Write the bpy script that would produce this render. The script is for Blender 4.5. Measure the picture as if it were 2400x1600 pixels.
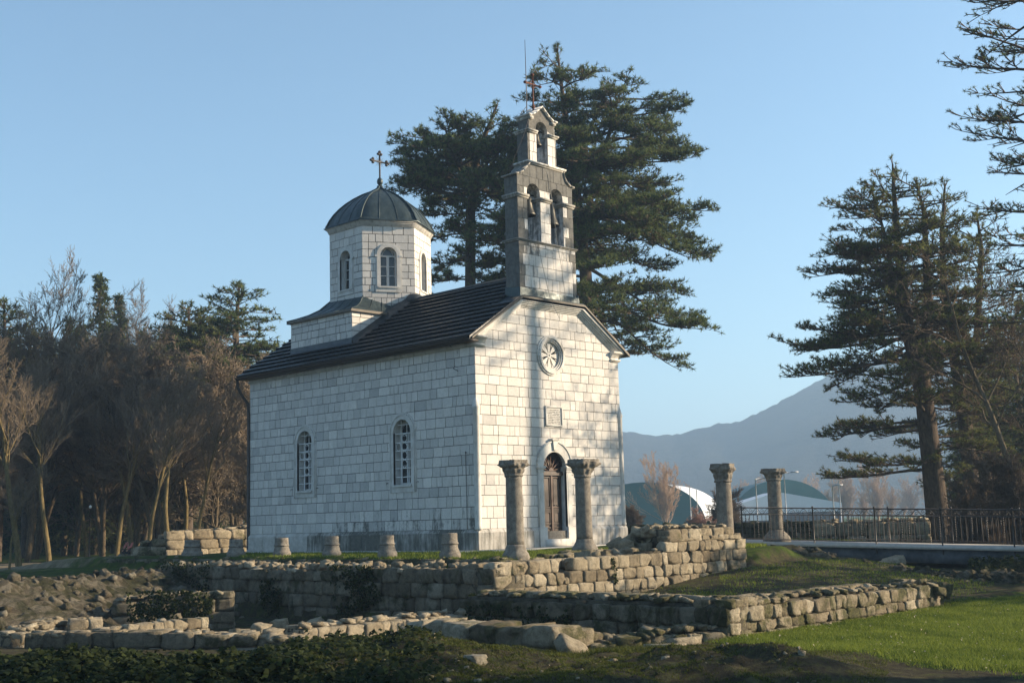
import bpy, math, random
import numpy as np
from math import sin, cos, pi, radians as RAD
from mathutils import Matrix, Vector

for o in list(bpy.data.objects): bpy.data.objects.remove(o)
SC = bpy.context.scene
COL = SC.collection

# ------------------------------------------------------------------ camera, sky, sun, exposure
FPX = 2921.79; CAM = np.array([-25.325, -26.294, 0.762]); YAW, PIT, ROL = 0.773648, 0.144646, -0.026912
def cam_axes():
    f = np.array([cos(PIT)*cos(YAW), cos(PIT)*sin(YAW), sin(PIT)])
    r = np.array([sin(YAW), -cos(YAW), 0.0]); u = np.cross(r, f)
    return f, r*cos(ROL)+u*sin(ROL), -r*sin(ROL)+u*cos(ROL)
CF, CR, CU = cam_axes()
cd = bpy.data.cameras.new('camera'); cam = bpy.data.objects.new('camera', cd); COL.objects.link(cam)
m = Matrix.Identity(4)
for i in range(3):
    m[i][0] = CR[i]; m[i][1] = CU[i]; m[i][2] = -CF[i]; m[i][3] = CAM[i]
cam.matrix_world = m
cd.sensor_width = 36; cd.lens = FPX/2400*36; cd.clip_end = 6000; cd.clip_start = 0.1
SC.camera = cam
SUN_AZ, SUN_EL = 320.0, 20.0
W = bpy.data.worlds.new('World'); SC.world = W; W.use_nodes = True
nt = W.node_tree; bg = nt.nodes['Background']
sky = nt.nodes.new('ShaderNodeTexSky'); sky.sky_type = 'NISHITA'; sky.sun_disc = False
sky.sun_elevation = RAD(SUN_EL); sky.sun_rotation = RAD(90-SUN_AZ); sky.air_density = 1.0; sky.dust_density = 1.0; sky.ozone_density = 1.6
sky.altitude = 600
tint = nt.nodes.new('ShaderNodeMix'); tint.data_type = 'RGBA'; tint.blend_type = 'MULTIPLY'; tint.inputs[0].default_value = 1; tint.inputs[7].default_value = (.90, 1.03, 1.02, 1)
nt.links.new(sky.outputs[0], tint.inputs[6]); nt.links.new(tint.outputs[2], bg.inputs[0]); bg.inputs[1].default_value = 0.082
sd = bpy.data.lights.new('sun', 'SUN'); sd.energy = 5.0; sd.angle = RAD(0.6); sd.color = (1.0, 0.80, 0.57)
so = bpy.data.objects.new('sun', sd); COL.objects.link(so)
sdir = Vector((cos(RAD(SUN_AZ))*cos(RAD(SUN_EL)), sin(RAD(SUN_AZ))*cos(RAD(SUN_EL)), sin(RAD(SUN_EL))))
so.rotation_euler = sdir.to_track_quat('Z', 'Y').to_euler(); so.location = (40, -40, 60)
SC.view_settings.view_transform = 'Standard'; SC.view_settings.look = 'None'
SC.view_settings.exposure = 1.45; SC.view_settings.gamma = 1.0
SC.render.engine = 'CYCLES'

# ------------------------------------------------------------------ helpers
def at(px, D, z=0.0):
    """world point at height z, distance D along the view, seen in image column px"""
    b = D*(px-1200)/FPX
    c = (z-CAM[2]-CF[2]*D-CR[2]*b)/CU[2]
    return CAM+CF*D+CR*b+CU*c
def tag(o, label=None, cat=None, group=None, kind=None):
    if label: o['label'] = label
    if cat: o['category'] = cat
    if group: o['group'] = group
    if kind: o['kind'] = kind
    return o
def empty(name, loc=(0, 0, 0), rz=0, **k):
    o = bpy.data.objects.new(name, None); COL.objects.link(o); o.location = loc; o.rotation_euler.z = rz
    o.empty_display_size = 0.2
    return tag(o, **k)
class MB:
    def __init__(s): s.V = []; s.F = {}; s.n = 0
    def add(s, V, F, mi=0, tone=0.5, grime=0.0):
        V = np.asarray(V, float).reshape(-1, 3); F = np.asarray(F, int)
        if len(F) == 0: return
        k = F.shape[1]; s.V.append(V)
        n = len(F)
        s.F.setdefault(k, []).append((F+s.n, np.full(n, mi), np.broadcast_to(np.asarray(tone, float), (n,)).copy(), np.broadcast_to(np.asarray(grime, float), (n,)).copy()))
        s.n += len(V)
    def poly(s, pts, mi=0, tone=0.5, grime=0.0): s.add(pts, [list(range(len(pts)))], mi, tone, grime)
    def box(s, a, b, mi=0, tone=0.5, grime=0.0, M=None):
        x0, y0, z0 = a; x1, y1, z1 = b
        V = np.array([(x0,y0,z0),(x1,y0,z0),(x1,y1,z0),(x0,y1,z0),(x0,y0,z1),(x1,y0,z1),(x1,y1,z1),(x0,y1,z1)], float)
        if M is not None: V = V @ M[0].T + M[1]
        s.add(V, [(0,3,2,1),(4,5,6,7),(0,1,5,4),(1,2,6,5),(2,3,7,6),(3,0,4,7)], mi, tone, grime)
    def tubes(s, P0, P1, R0, R1, n=5, mi=0, tone=0.5, cap=False):
        P0 = np.asarray(P0, float).reshape(-1,3); P1 = np.asarray(P1, float).reshape(-1,3)
        m_ = len(P0)
        if m_ == 0: return
        R0 = np.broadcast_to(R0, (m_,)); R1 = np.broadcast_to(R1, (m_,))
        d = P1-P0; L = np.linalg.norm(d, axis=1)+1e-9; d = d/L[:,None]
        h = np.where(np.abs(d[:,2:3]) > .9, np.array([[1.,0,0]]), np.array([[0,0,1.]]))
        a = np.cross(d, h); a /= np.linalg.norm(a, axis=1)[:,None]; b = np.cross(d, a)
        th = np.arange(n)*2*pi/n
        ring = a[:,None,:]*np.cos(th)[None,:,None] + b[:,None,:]*np.sin(th)[None,:,None]
        V = np.concatenate([P0[:,None]+ring*R0[:,None,None], P1[:,None]+ring*R1[:,None,None]], 1).reshape(-1,3)
        i = np.arange(n); j = (i+1) % n
        q = np.stack([i, i+n, j+n, j], 1)
        F = (q[None]+(np.arange(m_)*2*n)[:,None,None]).reshape(-1,4)
        s.add(V, F, mi, np.repeat(np.broadcast_to(tone, (m_,)), n))
        if cap:
            base = s.n-len(V)
            F = (np.arange(n)[None]+n+(np.arange(m_)*2*n)[:,None])
            s.F.setdefault(n, []).append((F+base, np.full(m_, mi), np.broadcast_to(np.asarray(tone,float),(m_,)).copy(), np.zeros(m_)))
    def path(s, pts, r, n=6, mi=0, tone=0.5, cap=True):
        pts = np.asarray(pts, float); m_ = len(pts); r = np.broadcast_to(r, (m_,))
        d = np.gradient(pts, axis=0); d /= (np.linalg.norm(d, axis=1)+1e-9)[:,None]
        up = np.array([0,0,1.]) if abs(d[:,2]).mean() < .8 else np.array([1.,0,0])
        V = []
        for k in range(m_):
            a = np.cross(d[k], up); a /= np.linalg.norm(a)+1e-9; b = np.cross(d[k], a)
            for t in range(n): V.append(pts[k]+(a*cos(2*pi*t/n)+b*sin(2*pi*t/n))*r[k])
        F = [(k*n+t, (k+1)*n+t, (k+1)*n+(t+1)%n, k*n+(t+1)%n) for k in range(m_-1) for t in range(n)]
        s.add(V, F, mi, tone)
        if cap and n > 4:
            base = s.n-len(V)
            s.F.setdefault(n, []).append((np.array([list(range(n))[::-1], [(m_-1)*n+t for t in range(n)]])+base, np.full(2, mi), np.full(2, .5), np.zeros(2)))
    def lathe(s, prof, c=(0,0,0), n=24, mi=0, tone=0.5, jit=0, seed=0, rfun=None):
        rng = np.random.RandomState(seed); prof = np.array(prof, float); m_ = len(prof)
        th = np.arange(n)*2*pi/n
        V = np.zeros((m_, n, 3))
        for k, (r, z) in enumerate(prof):
            rr = np.full(n, r)
            if rfun: rr = rfun(th, z, r)
            if jit: rr = rr+rng.normal(0, jit, n)
            V[k,:,0] = rr*np.cos(th); V[k,:,1] = rr*np.sin(th); V[k,:,2] = z+(rng.normal(0, jit*.5, n) if jit else 0)
        V = V.reshape(-1,3)+np.array(c)
        F = [(k*n+t, k*n+(t+1)%n, (k+1)*n+(t+1)%n, (k+1)*n+t) for k in range(m_-1) for t in range(n)]
        s.add(V, F, mi, tone)
        base = s.n-len(V)
        s.F.setdefault(n, []).append((np.array([list(range(n))[::-1], [(m_-1)*n+t for t in range(n)]])+base, np.full(2, mi), np.full(2, .5), np.zeros(2)))
    def build(s, name, mats, parent=None, smooth=False, **k):
        if not isinstance(mats, (list, tuple)): mats = [mats]
        me = bpy.data.meshes.new(name)
        V = np.concatenate(s.V) if s.V else np.zeros((0,3))
        me.vertices.add(len(V)); me.vertices.foreach_set('co', V.astype(np.float32).ravel())
        li, ls, mi, to, gr = [], [], [], [], []; off = 0
        for kk, lst in s.F.items():
            F = np.concatenate([a[0] for a in lst]); li.append(F.ravel()); ls.append(off+np.arange(len(F))*kk); off += F.size
            mi.append(np.concatenate([a[1] for a in lst])); to.append(np.concatenate([a[2] for a in lst])); gr.append(np.concatenate([a[3] for a in lst]))
        li = np.concatenate(li); ls = np.concatenate(ls)
        me.loops.add(len(li)); me.loops.foreach_set('vertex_index', li.astype(np.int32))
        me.polygons.add(len(ls)); me.polygons.foreach_set('loop_start', ls.astype(np.int32))
        me.polygons.foreach_set('material_index', np.concatenate(mi).astype(np.int32))
        if smooth: me.polygons.foreach_set('use_smooth', np.ones(len(ls), bool))
        me.update(calc_edges=True)
        a = me.attributes.new('tone', 'FLOAT', 'FACE'); a.data.foreach_set('value', np.concatenate(to).astype(np.float32))
        a = me.attributes.new('grime', 'FLOAT', 'FACE'); a.data.foreach_set('value', np.concatenate(gr).astype(np.float32))
        for mm in mats: me.materials.append(mm)
        o = bpy.data.objects.new(name, me); COL.objects.link(o)
        if parent: o.parent = parent
        return tag(o, **k)
def kids(o): return [c for c in bpy.data.objects if c.parent == o]
def copy_tree(o, parent=None, chl=None):
    c = o.copy(); COL.objects.link(c); c.parent = parent
    for ch in (KID.get(o.name) or kids(o)): copy_tree(ch, c)
    return c
KID = {}
def rest(o):
    """remember the children of a prototype so copying stays quick"""
    KID[o.name] = kids(o)
    for c in KID[o.name]: rest(c)

# noise
_rs = np.random.RandomState(7); _ph = _rs.uniform(0, 2*pi, (40,3)); _dr = _rs.normal(0, 1, (40,3)); _dr /= np.linalg.norm(_dr, axis=1)[:,None]
def snoise(P, f=1.0, k0=0, n=6):
    P = np.asarray(P, float); out = 0
    for i in range(n):
        d = _dr[(k0+i) % 40]; p = _ph[(k0+i) % 40]
        out = out+np.sin((P@d)*f*(1+.37*i)*2*pi+p[0])*np.sin((P@_dr[(k0+i*3+7) % 40])*f*(1+.29*i)*2*pi+p[1])
    return out/n*1.6

# ------------------------------------------------------------------ materials
class NT:
    def __init__(s, name):
        s.m = bpy.data.materials.new(name); s.m.use_nodes = True; s.t = s.m.node_tree; s.b = s.t.nodes['Principled BSDF']
    def n(s, ty, **k):
        nd = s.t.nodes.new('ShaderNode'+ty)
        for a, v in k.items(): setattr(nd, a, v)
        return nd
    def l(s, a, b): s.t.links.new(a, b)
    def co(s, scale=(1,1,1), obj=False):
        tc = s.n('TexCoord'); mp = s.n('Mapping'); mp.inputs['Scale'].default_value = scale
        if obj: s.l(tc.outputs['Object'], mp.inputs[0])
        else:
            g = s.n('NewGeometry'); s.l(g.outputs['Position'], mp.inputs[0])
        return mp.outputs[0]
    def noise(s, co, sc=5, det=4, rough=.6, dist=0):
        nd = s.n('TexNoise'); s.l(co, nd.inputs['Vector']); nd.inputs['Scale'].default_value = sc; nd.inputs['Detail'].default_value = det
        nd.inputs['Roughness'].default_value = rough; nd.inputs['Distortion'].default_value = dist
        return nd.outputs['Fac']
    def ramp(s, fac, stops):
        r = s.n('ValToRGB'); el = r.color_ramp.elements
        while len(el) < len(stops): el.new(.5)
        for e, (p, c) in zip(el, stops): e.position = p; e.color = (*c, 1) if len(c) == 3 else c
        s.l(fac, r.inputs[0]); return r.outputs[0]
    def step(s, fac, a, b):
        mr = s.n('MapRange'); mr.inputs[1].default_value = a; mr.inputs[2].default_value = b; s.l(fac, mr.inputs[0]); return mr.outputs[0]
    def mix(s, f, a, b, mode='MIX'):
        x = s.n('Mix', data_type='RGBA', blend_type=mode)
        for sock, v in ((x.inputs[0], f), (x.inputs[6], a), (x.inputs[7], b)):
            if isinstance(v, (int, float)): sock.default_value = v
            elif isinstance(v, (tuple, list)): sock.default_value = (*v, 1)
            else: s.l(v, sock)
        return x.outputs[2]
    def math(s, op, a, b=0):
        x = s.n('Math', operation=op)
        for sock, v in ((x.inputs[0], a), (x.inputs[1], b)):
            if isinstance(v, (int, float)): sock.default_value = v
            else: s.l(v, sock)
        return x.outputs[0]
    def attr(s, nm): a = s.n('Attribute'); a.attribute_name = nm; return a.outputs['Fac']
    def bump(s, h, st=.3, d=.02, nrm=None):
        b = s.n('Bump'); b.inputs['Strength'].default_value = st; b.inputs['Distance'].default_value = d; s.l(h, b.inputs['Height'])
        if nrm is not None: s.l(nrm, b.inputs['Normal'])
        s.l(b.outputs[0], s.b.inputs['Normal']); return b.outputs[0]
    def col(s, c):
        if isinstance(c, tuple): s.b.inputs['Base Color'].default_value = (*c, 1)
        else: s.l(c, s.b.inputs['Base Color'])
    def rough(s, r, spec=.3):
        s.b.inputs['Specular IOR Level'].default_value = spec
        if isinstance(r, (int, float)): s.b.inputs['Roughness'].default_value = r
        else: s.l(r, s.b.inputs['Roughness'])

def m_ashlar():
    n = NT('white_limestone'); co = n.co()
    c = n.ramp(n.attr('tone'), [(0, (.43,.425,.41)), (.5, (.57,.555,.525)), (1, (.66,.64,.60))])
    f = n.noise(co, 2.2, 5, .65); c = n.mix(n.step(f, .3, .7), c, (.62,.60,.565), 'MIX') if False else n.mix(.45, c, n.ramp(f, [(.3, (.5,.49,.47)), (.7, (.8,.79,.77))]), 'MULTIPLY')
    c = n.mix(.35, c, n.ramp(n.noise(co, 14, 5, .75), [(.3, (.55,.53,.50)), (.65, (1,1,1))]), 'MULTIPLY')
    c = n.mix(1, c, (1.28,1.27,1.26), 'MULTIPLY')
    st = n.noise(n.co((2.6,2.6,.35)), 2.4, 5, .7); blot = n.noise(co, 5.5, 6, .75)
    mask = n.step(n.math('ADD', n.math('ADD', n.math('MULTIPLY', st, .7), n.math('MULTIPLY', blot, .55)), n.math('MULTIPLY', n.attr('grime'), .5)), .84, 1.0)
    dark = n.ramp(blot, [(.35, (.022,.024,.022)), (.65, (.10,.10,.088))])
    c = n.mix(n.math('MULTIPLY', mask, .88), c, dark)
    n.col(c); n.rough(.85)
    n.bump(n.math('ADD', n.noise(co, 40, 4, .7), n.math('MULTIPLY', n.noise(co, 9, 3), .8)), .35, .012)
    return n.m
def m_mortar():
    n = NT('dark_mortar'); n.col(n.ramp(n.noise(n.co(), 12, 3), [(.3, (.09,.087,.078)), (.7, (.19,.18,.16))])); n.rough(.95, .1); return n.m
def m_trim():
    n = NT('dressed_stone'); co = n.co()
    c = n.ramp(n.noise(co, 3, 5, .65), [(.25, (.40,.385,.35)), (.6, (.60,.585,.545)), (.8, (.66,.645,.60))])
    st = n.noise(n.co((5,5,1.2)), 1.6, 4, .6)
    c = n.mix(n.math('MULTIPLY', n.step(n.math('ADD', st, n.math('MULTIPLY', n.attr('grime'), .4)), .58, .8), .75), c, (.13,.12,.095))
    n.col(c); n.rough(.8); n.bump(n.noise(co, 30, 4, .7), .25, .01); return n.m
def m_plinth():
    n = NT('weathered_plinth_stone'); co = n.co()
    c = n.ramp(n.noise(co, 4, 5, .7), [(.3, (.33,.31,.27)), (.7, (.55,.53,.49))])
    st = n.noise(n.co((7,7,.6)), 1.2, 5, .75); bl = n.noise(co, 1.1, 4, .6)
    mask = n.step(n.math('ADD', n.math('ADD', n.math('MULTIPLY', st, .6), n.math('MULTIPLY', bl, .5)), n.math('MULTIPLY', n.attr('grime'), .5)), .66, .86)
    c = n.mix(n.math('MULTIPLY', mask, .9), c, n.ramp(n.noise(co, 9, 4, .8), [(.3, (.045,.05,.042)), (.7, (.12,.115,.09))]))
    n.col(c); n.rough(.9); n.bump(n.noise(co, 25, 5, .7), .4, .012); return n.m
def m_rubble(name='ruin_limestone', moss=0.0, warm=1.0):
    n = NT(name); co = n.co()
    c = n.ramp(n.attr('tone'), [(0, (.20,.165,.115)), (.5, (.36,.31,.225)), (1, (.54,.48,.37))])
    c = n.mix(.8, c, n.ramp(n.noise(co, 6, 7, .75, .4), [(.30, (.34,.32,.29)), (.50, (.95,.93,.88)), (.70, (1.4,1.36,1.27))]), 'MULTIPLY')
    c = n.mix(n.math('MULTIPLY', n.step(n.noise(co, 22, 5, .8), .56, .68), .6), c, (.10,.092,.075))
    gn = n.n('NewGeometry'); sx = n.n('SeparateXYZ'); n.l(gn.outputs['True Normal'], sx.inputs[0])
    ms = n.noise(co, 1.7, 6, .7, .5)
    mk = n.step(n.math('ADD', ms, n.math('ADD', n.math('MULTIPLY', n.attr('grime'), .35), moss)), .58, .70)
    c = n.mix(n.math('MULTIPLY', mk, .85), c, n.ramp(n.noise(co, 12, 4), [(.3, (.035,.038,.018)), (.6, (.095,.10,.035)), (.8, (.15,.145,.05))]))
    if warm != 1.0: c = n.mix(1, c, (warm, warm*1.02, warm*1.04), 'MULTIPLY')
    n.col(c); n.rough(.95, .15)
    n.bump(n.math('ADD', n.math('MULTIPLY', n.noise(co, 9, 6, .75), 1.2), n.noise(co, 45, 4, .8)), 1.0, .06); return n.m
def m_earth():
    n = NT('wall_core_earth'); co = n.co()
    n.col(n.ramp(n.noise(co, 6, 5, .7), [(.3, (.03,.027,.02)), (.6, (.08,.07,.05)), (.8, (.10,.11,.05))])); n.rough(1, .1); n.bump(n.noise(co, 18, 4), .8, .03); return n.m
def m_column():
    n = NT('grey_column_stone'); co = n.co()
    c = n.ramp(n.noise(co, 7, 6, .75), [(.28, (.10,.09,.078)), (.5, (.21,.19,.16)), (.72, (.32,.295,.25))])
    c = n.mix(.5, c, n.ramp(n.noise(co, 70, 3, .8), [(.35, (.45,.43,.4)), (.6, (1.1,1.08,1.02))]), 'MULTIPLY')
    n.col(c); n.rough(.9, .15); n.bump(n.math('ADD', n.noise(co, 16, 5, .75), n.math('MULTIPLY', n.noise(co, 60, 4, .8), .8)), .7, .02); return n.m
def m_roof():
    n = NT('slate_grey_sheet_roof'); co = n.co()
    c = n.ramp(n.attr('tone'), [(0, (.018,.023,.026)), (1, (.040,.047,.050))])
    c = n.mix(.7, c, n.ramp(n.noise(n.co((1,.35,1)), 3.5, 6, .75), [(.3, (.5,.52,.54)), (.7, (1.5,1.45,1.38))]), 'MULTIPLY')
    n.col(c); n.rough(n.ramp(n.noise(co, 5, 4, .7), [(.3, (.33,)*3), (.7, (.62,)*3)]), .5)
    n.bump(n.noise(co, 11, 4, .6), .25, .02); return n.m
def m_dome():
    n = NT('dark_patinated_metal'); co = n.co()
    c = n.ramp(n.noise(n.co((2,2,.8)), 2.4, 6, .7), [(.3, (.014,.026,.030)), (.6, (.042,.062,.064)), (.8, (.085,.10,.09))])
    n.col(c); n.b.inputs['Metallic'].default_value = .35; n.rough(n.ramp(n.noise(co, 6, 4), [(.3, (.36,)*3), (.7, (.6,)*3)]), .5); n.bump(n.noise(co, 8, 4), .2, .02); return n.m
def m_flash():
    n = NT('copper_flashing'); co = n.co()
    n.col(n.ramp(n.noise(co, 5, 5, .7), [(.3, (.07,.055,.04)), (.55, (.11,.09,.065)), (.75, (.10,.125,.11))])); n.rough(.6, .4); return n.m
def flat(name, c, r=.7, spec=.3, var=.25, sc=8, metal=0, bump=0):
    n = NT(name); co = n.co()
    f = n.noise(co, sc, 5, .65)
    n.col(n.ramp(f, [(.3, tuple(v*(1-var) for v in c)), (.7, tuple(min(1, v*(1+var)) for v in c))])); n.rough(r, spec)
    n.b.inputs['Metallic'].default_value = metal
    if bump: n.bump(n.noise(co, sc*4, 4, .7), bump, .01)
    return n.m
def m_bark(name, c0, c1, c2=None):
    n = NT(name); co = n.co((1,1,.35), obj=True)
    f = n.noise(co, 9, 6, .75)
    st = [(.3, c0), (.65, c1)]
    if c2: st.append((.8, c2))
    n.col(n.ramp(f, st)); n.rough(.95, .1); n.bump(n.noise(co, 22, 5, .8), .9, .04); return n.m
def m_needle(name, c0, c1):
    n = NT(name)
    n.col(n.mix(n.attr('tone'), c0, c1)); n.rough(.75, .12)
    tr = n.n('BsdfTranslucent'); n.l(n.mix(n.attr('tone'), tuple(v*1.1 for v in c0), tuple(v*1.3 for v in c1)), tr.inputs[0])
    mx = n.n('MixShader'); mx.inputs[0].default_value = .3
    out = [x for x in n.t.nodes if x.type == 'OUTPUT_MATERIAL'][0]
    n.l(n.b.outputs[0], mx.inputs[1]); n.l(tr.outputs[0], mx.inputs[2]); n.l(mx.outputs[0], out.inputs[0]); return n.m
def m_glass():
    n = NT('window_glass'); n.col(n.ramp(n.noise(n.co(), 3, 2), [(.4, (.012,.014,.016)), (.7, (.04,.045,.05))])); n.rough(.08, .6); return n.m
def m_ground():
    n = NT('ground_cover'); co = n.co()
    a = n.ramp(n.noise(co, 2.2, 6, .7, .6), [(.3, (.022,.034,.008)), (.52, (.05,.078,.014)), (.72, (.10,.125,.025))])
    b = n.ramp(n.noise(co, 5, 7, .8, .5), [(.3, (.022,.020,.014)), (.5, (.055,.048,.032)), (.62, (.085,.085,.035)), (.78, (.16,.15,.12))])
    d = n.ramp(n.noise(co, 3, 6, .7), [(.3, (.16,.125,.08)), (.7, (.30,.25,.17))])
    k = n.step(n.math('ADD', n.attr('grass'), n.math('MULTIPLY', n.math('SUBTRACT', n.noise(co, 3.1, 5, .7), .5), 1.4)), .35, .65)
    c = n.mix(k, b, a)
    k2 = n.step(n.math('ADD', n.attr('path'), n.math('MULTIPLY', n.math('SUBTRACT', n.noise(co, 1.2, 5, .7), .5), .8)), .4, .6)
    c = n.mix(k2, c, d)
    n.col(c); n.rough(1, .05)
    n.bump(n.math('ADD', n.noise(co, 12, 6, .8), n.math('MULTIPLY', n.noise(co, 50, 4, .8), .6)), .9, .05); return n.m
def m_hill():
    n = NT('wooded_hillside'); co = n.co()
    n.col(n.ramp(n.noise(co, .03, 8, .75), [(.3, (.018,.022,.018)), (.55, (.045,.042,.034)), (.75, (.03,.036,.022))])); n.rough(1, .05)
    n.bump(n.noise(co, .12, 6, .8), 1, 6); return n.m
ASH, MORT, TRIM, PLIN = m_ashlar(), m_mortar(), m_trim(), m_plinth()
RUB, RUBM, EARTH, COLM = m_rubble(), m_rubble('mossy_ruin_limestone', .07), m_earth(), m_column()
RUBD = m_rubble('shaded_lichened_limestone', .03, .60); RUBB = m_rubble('mossy_dark_rubble', .06, .45)  # RUBD: darkened copy for shadow-side faces, shade as well as lichen in its colour
ROOF, DOME, FLASH, GLASS = m_roof(), m_dome(), m_flash(), m_glass()
WHITEP = flat('white_painted_metal', (.72,.72,.70), .5, .4, .12)
SASH = flat('white_painted_wood', (.55,.55,.53), .55, .4, .12)
WOOD = flat('dark_brown_door_wood', (.040,.022,.013), .42, .5, .35, 12, bump=.2)
WOODL = flat('paler_brown_door_trim', (.07,.036,.022), .5, .4, .3, 12)  # paler copy of the door wood for fanlight, centre post and some mouldings
IRON = flat('dark_wrought_iron', (.045,.035,.028), .55, .5, .3)
RUST = flat('rusty_iron', (.13,.055,.035), .85, .2, .35, 20)
BRONZE = flat('aged_bronze', (.04,.038,.03), .45, .5, .35, 9, metal=.6)
ROPE = flat('pale_rope', (.35,.33,.29), .9)
CONC = flat('pale_concrete_slab', (.46,.44,.40), .9, .1, .15, 5)
BEAM = flat('stained_concrete_beam', (.085,.095,.105), .9, .1, .55, 2.2, bump=.3)
INK = flat('incised_lettering', (.10,.09,.075), .9, .1)
PBARK = m_bark('pine_bark', (.04,.032,.026), (.13,.10,.075), (.26,.18,.12))
DBARK = m_bark('dark_bark', (.05,.04,.028), (.16,.125,.08), (.20,.175,.08))
MBARK = m_bark('mossy_bark', (.07,.055,.028), (.22,.17,.08), (.24,.21,.05))
TWIG = flat('brown_twigs', (.19,.15,.105), .9, .1, .35)
TWIGD = flat('dark_twigs', (.12,.088,.06), .9, .1, .3)
TWIGT = flat('tan_twigs', (.42,.29,.19), .9, .1, .25)
PINE = m_needle('pine_needles', (.024,.042,.018), (.16,.19,.065))
PINE2 = m_needle('warm_pine_needles', (.03,.045,.017), (.18,.185,.06))
SPRU = m_needle('spruce_needles', (.022,.036,.017), (.12,.14,.05))
IVY = m_needle('ivy_leaves', (.010,.017,.006), (.055,.068,.018))
GRASSB = m_needle('grass_blades', (.035,.070,.010), (.24,.28,.045))
MOSSB = m_needle('moss_tufts', (.03,.04,.010), (.11,.12,.028))
GND, HILL = m_ground(), m_hill()

# ------------------------------------------------------------------ 2-D polygon tools and masonry
def clip_half(P, a, b, keep_left=True):
    out = []; n = len(P)
    def sd(p): return (b[0]-a[0])*(p[1]-a[1])-(b[1]-a[1])*(p[0]-a[0])
    sg = 1 if keep_left else -1
    for i in range(n):
        p, q = P[i], P[(i+1) % n]; dp, dq = sg*sd(p), sg*sd(q)
        if dp >= -1e-9: out.append(p)
        if (dp > 1e-9 and dq < -1e-9) or (dp < -1e-9 and dq > 1e-9):
            t = dp/(dp-dq); out.append((p[0]+t*(q[0]-p[0]), p[1]+t*(q[1]-p[1])))
    return out if len(out) >= 3 and area(out) > 1e-5 else []
def area(P): return abs(sum(P[i][0]*P[(i+1)%len(P)][1]-P[(i+1)%len(P)][0]*P[i][1] for i in range(len(P))))/2
def clip_in(P, C):
    for i in range(len(C)):
        if not P: return []
        P = clip_half(P, C[i], C[(i+1) % len(C)])
    return P
def subtract(P, C):
    """P minus convex C (both counter-clockwise) as convex pieces"""
    if not clip_in(P, C): return [P]
    out = []; r = P
    for i in range(len(C)):
        a, b = C[i], C[(i+1) % len(C)]
        o = clip_half(r, a, b, False)
        if o: out.append(o)
        r = clip_half(r, a, b)
        if not r: break
    return out
def arch(cx, w, z0, zs, n=14):
    """arched opening: half width w, sill z0, springing zs, counter-clockwise"""
    return [(cx-w, z0), (cx+w, z0)]+[(cx+w*cos(t*pi/n), zs+w*sin(t*pi/n)) for t in range(n+1)]
class Frame:
    def __init__(s, o, u, nrm): s.o = np.array(o, float); s.u = np.array(u, float); s.nrm = np.array(nrm, float)
    def p(s, u, v, d=0.0): return s.o+s.u*u+np.array([0,0,1.0])*v+s.nrm*d
def extrude(mb, fr, P, d0, d1, mi=0, tone=.5, grime=0, back=False):
    f = [fr.p(u, v, d1) for u, v in P]; b = [fr.p(u, v, d0) for u, v in P]; n = len(P)
    # orient outward
    nn = np.cross(f[1]-f[0], f[2]-f[1])
    flip = np.dot(nn, fr.nrm) < 0
    mb.add(f, [list(range(n))[::-1] if flip else list(range(n))], mi, tone, grime)
    Q = [(i, (i+1)%n, n+(i+1)%n, n+i) for i in range(n)]
    if not flip: Q = [q[::-1] for q in Q]
    mb.add(f+b, Q, mi, tone, grime)
    if back: mb.add(b, [list(range(n)) if flip else list(range(n))[::-1]], mi, tone, grime)
def masonry(mb, fr, outline, holes, rows, wmin, wmax, rng, gap=.02, th=.014, mi=0, grime=None, back_mi=1, thick=0.0):
    pieces = [outline]
    for h in holes: pieces = [q for p in pieces for q in subtract(p, h)]
    for p in pieces:
        f = [fr.p(u, v, 0) for u, v in p]
        if np.dot(np.cross(f[1]-f[0], f[2]-f[1]), fr.nrm) < 0: f = f[::-1]
        mb.poly(f, back_mi, .5, 0)
    umin = min(p[0] for p in outline); umax = max(p[0] for p in outline)
    for v0, v1 in zip(rows[:-1], rows[1:]):
        u = umin; first = True
        while u < umax-1e-6:
            w = rng.uniform(wmin, wmax)*(rng.choice([.6, 1, 1, 1, 1.35]))
            if first: w *= rng.uniform(.45, 1); first = False
            e = u+w
            if umax-e < wmin*.5: e = umax
            g = gap*rng.uniform(.7, 1.2)/2; jv = rng.uniform(-.002, .002)
            P = [(u+(g if u > umin+1e-6 else 0), v0+g+jv), (e-(g if e < umax-1e-6 else 0), v0+g+jv), (e-(g if e < umax-1e-6 else 0), v1-g), (u+(g if u > umin+1e-6 else 0), v1-g)]
            tone = float(np.clip(rng.gauss(.52, .2), 0, 1)); gr = grime((u+e)/2, (v0+v1)/2) if grime else 0
            d = th+rng.uniform(-.004, .004)
            q = [clip_in(P, outline)] if P else []
            for h in holes: q = [z for p in q if p for z in subtract(p, h)]
            for p in q:
                if p and area(p) > 2e-4: extrude(mb, fr, p, 0, d, mi, tone, gr)
            u = e
def band(mb, fr, path, d0, d1, mi=0, tone=.5, grime=0):
    """closed strip polygon given as list of (u,v)"""
    extrude(mb, fr, path, d0, d1, mi, tone, grime, back=True)
def ring_strip(cx, zs, r0, r1, t0, t1, n=16):
    A = [(cx+r1*cos(t0+(t1-t0)*i/n), zs+r1*sin(t0+(t1-t0)*i/n)) for i in range(n+1)]
    B = [(cx+r0*cos(t0+(t1-t0)*i/n), zs+r0*sin(t0+(t1-t0)*i/n)) for i in range(n+1)]
    return [[B[i], A[i], A[i+1], B[i+1]] for i in range(n)]
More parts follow.
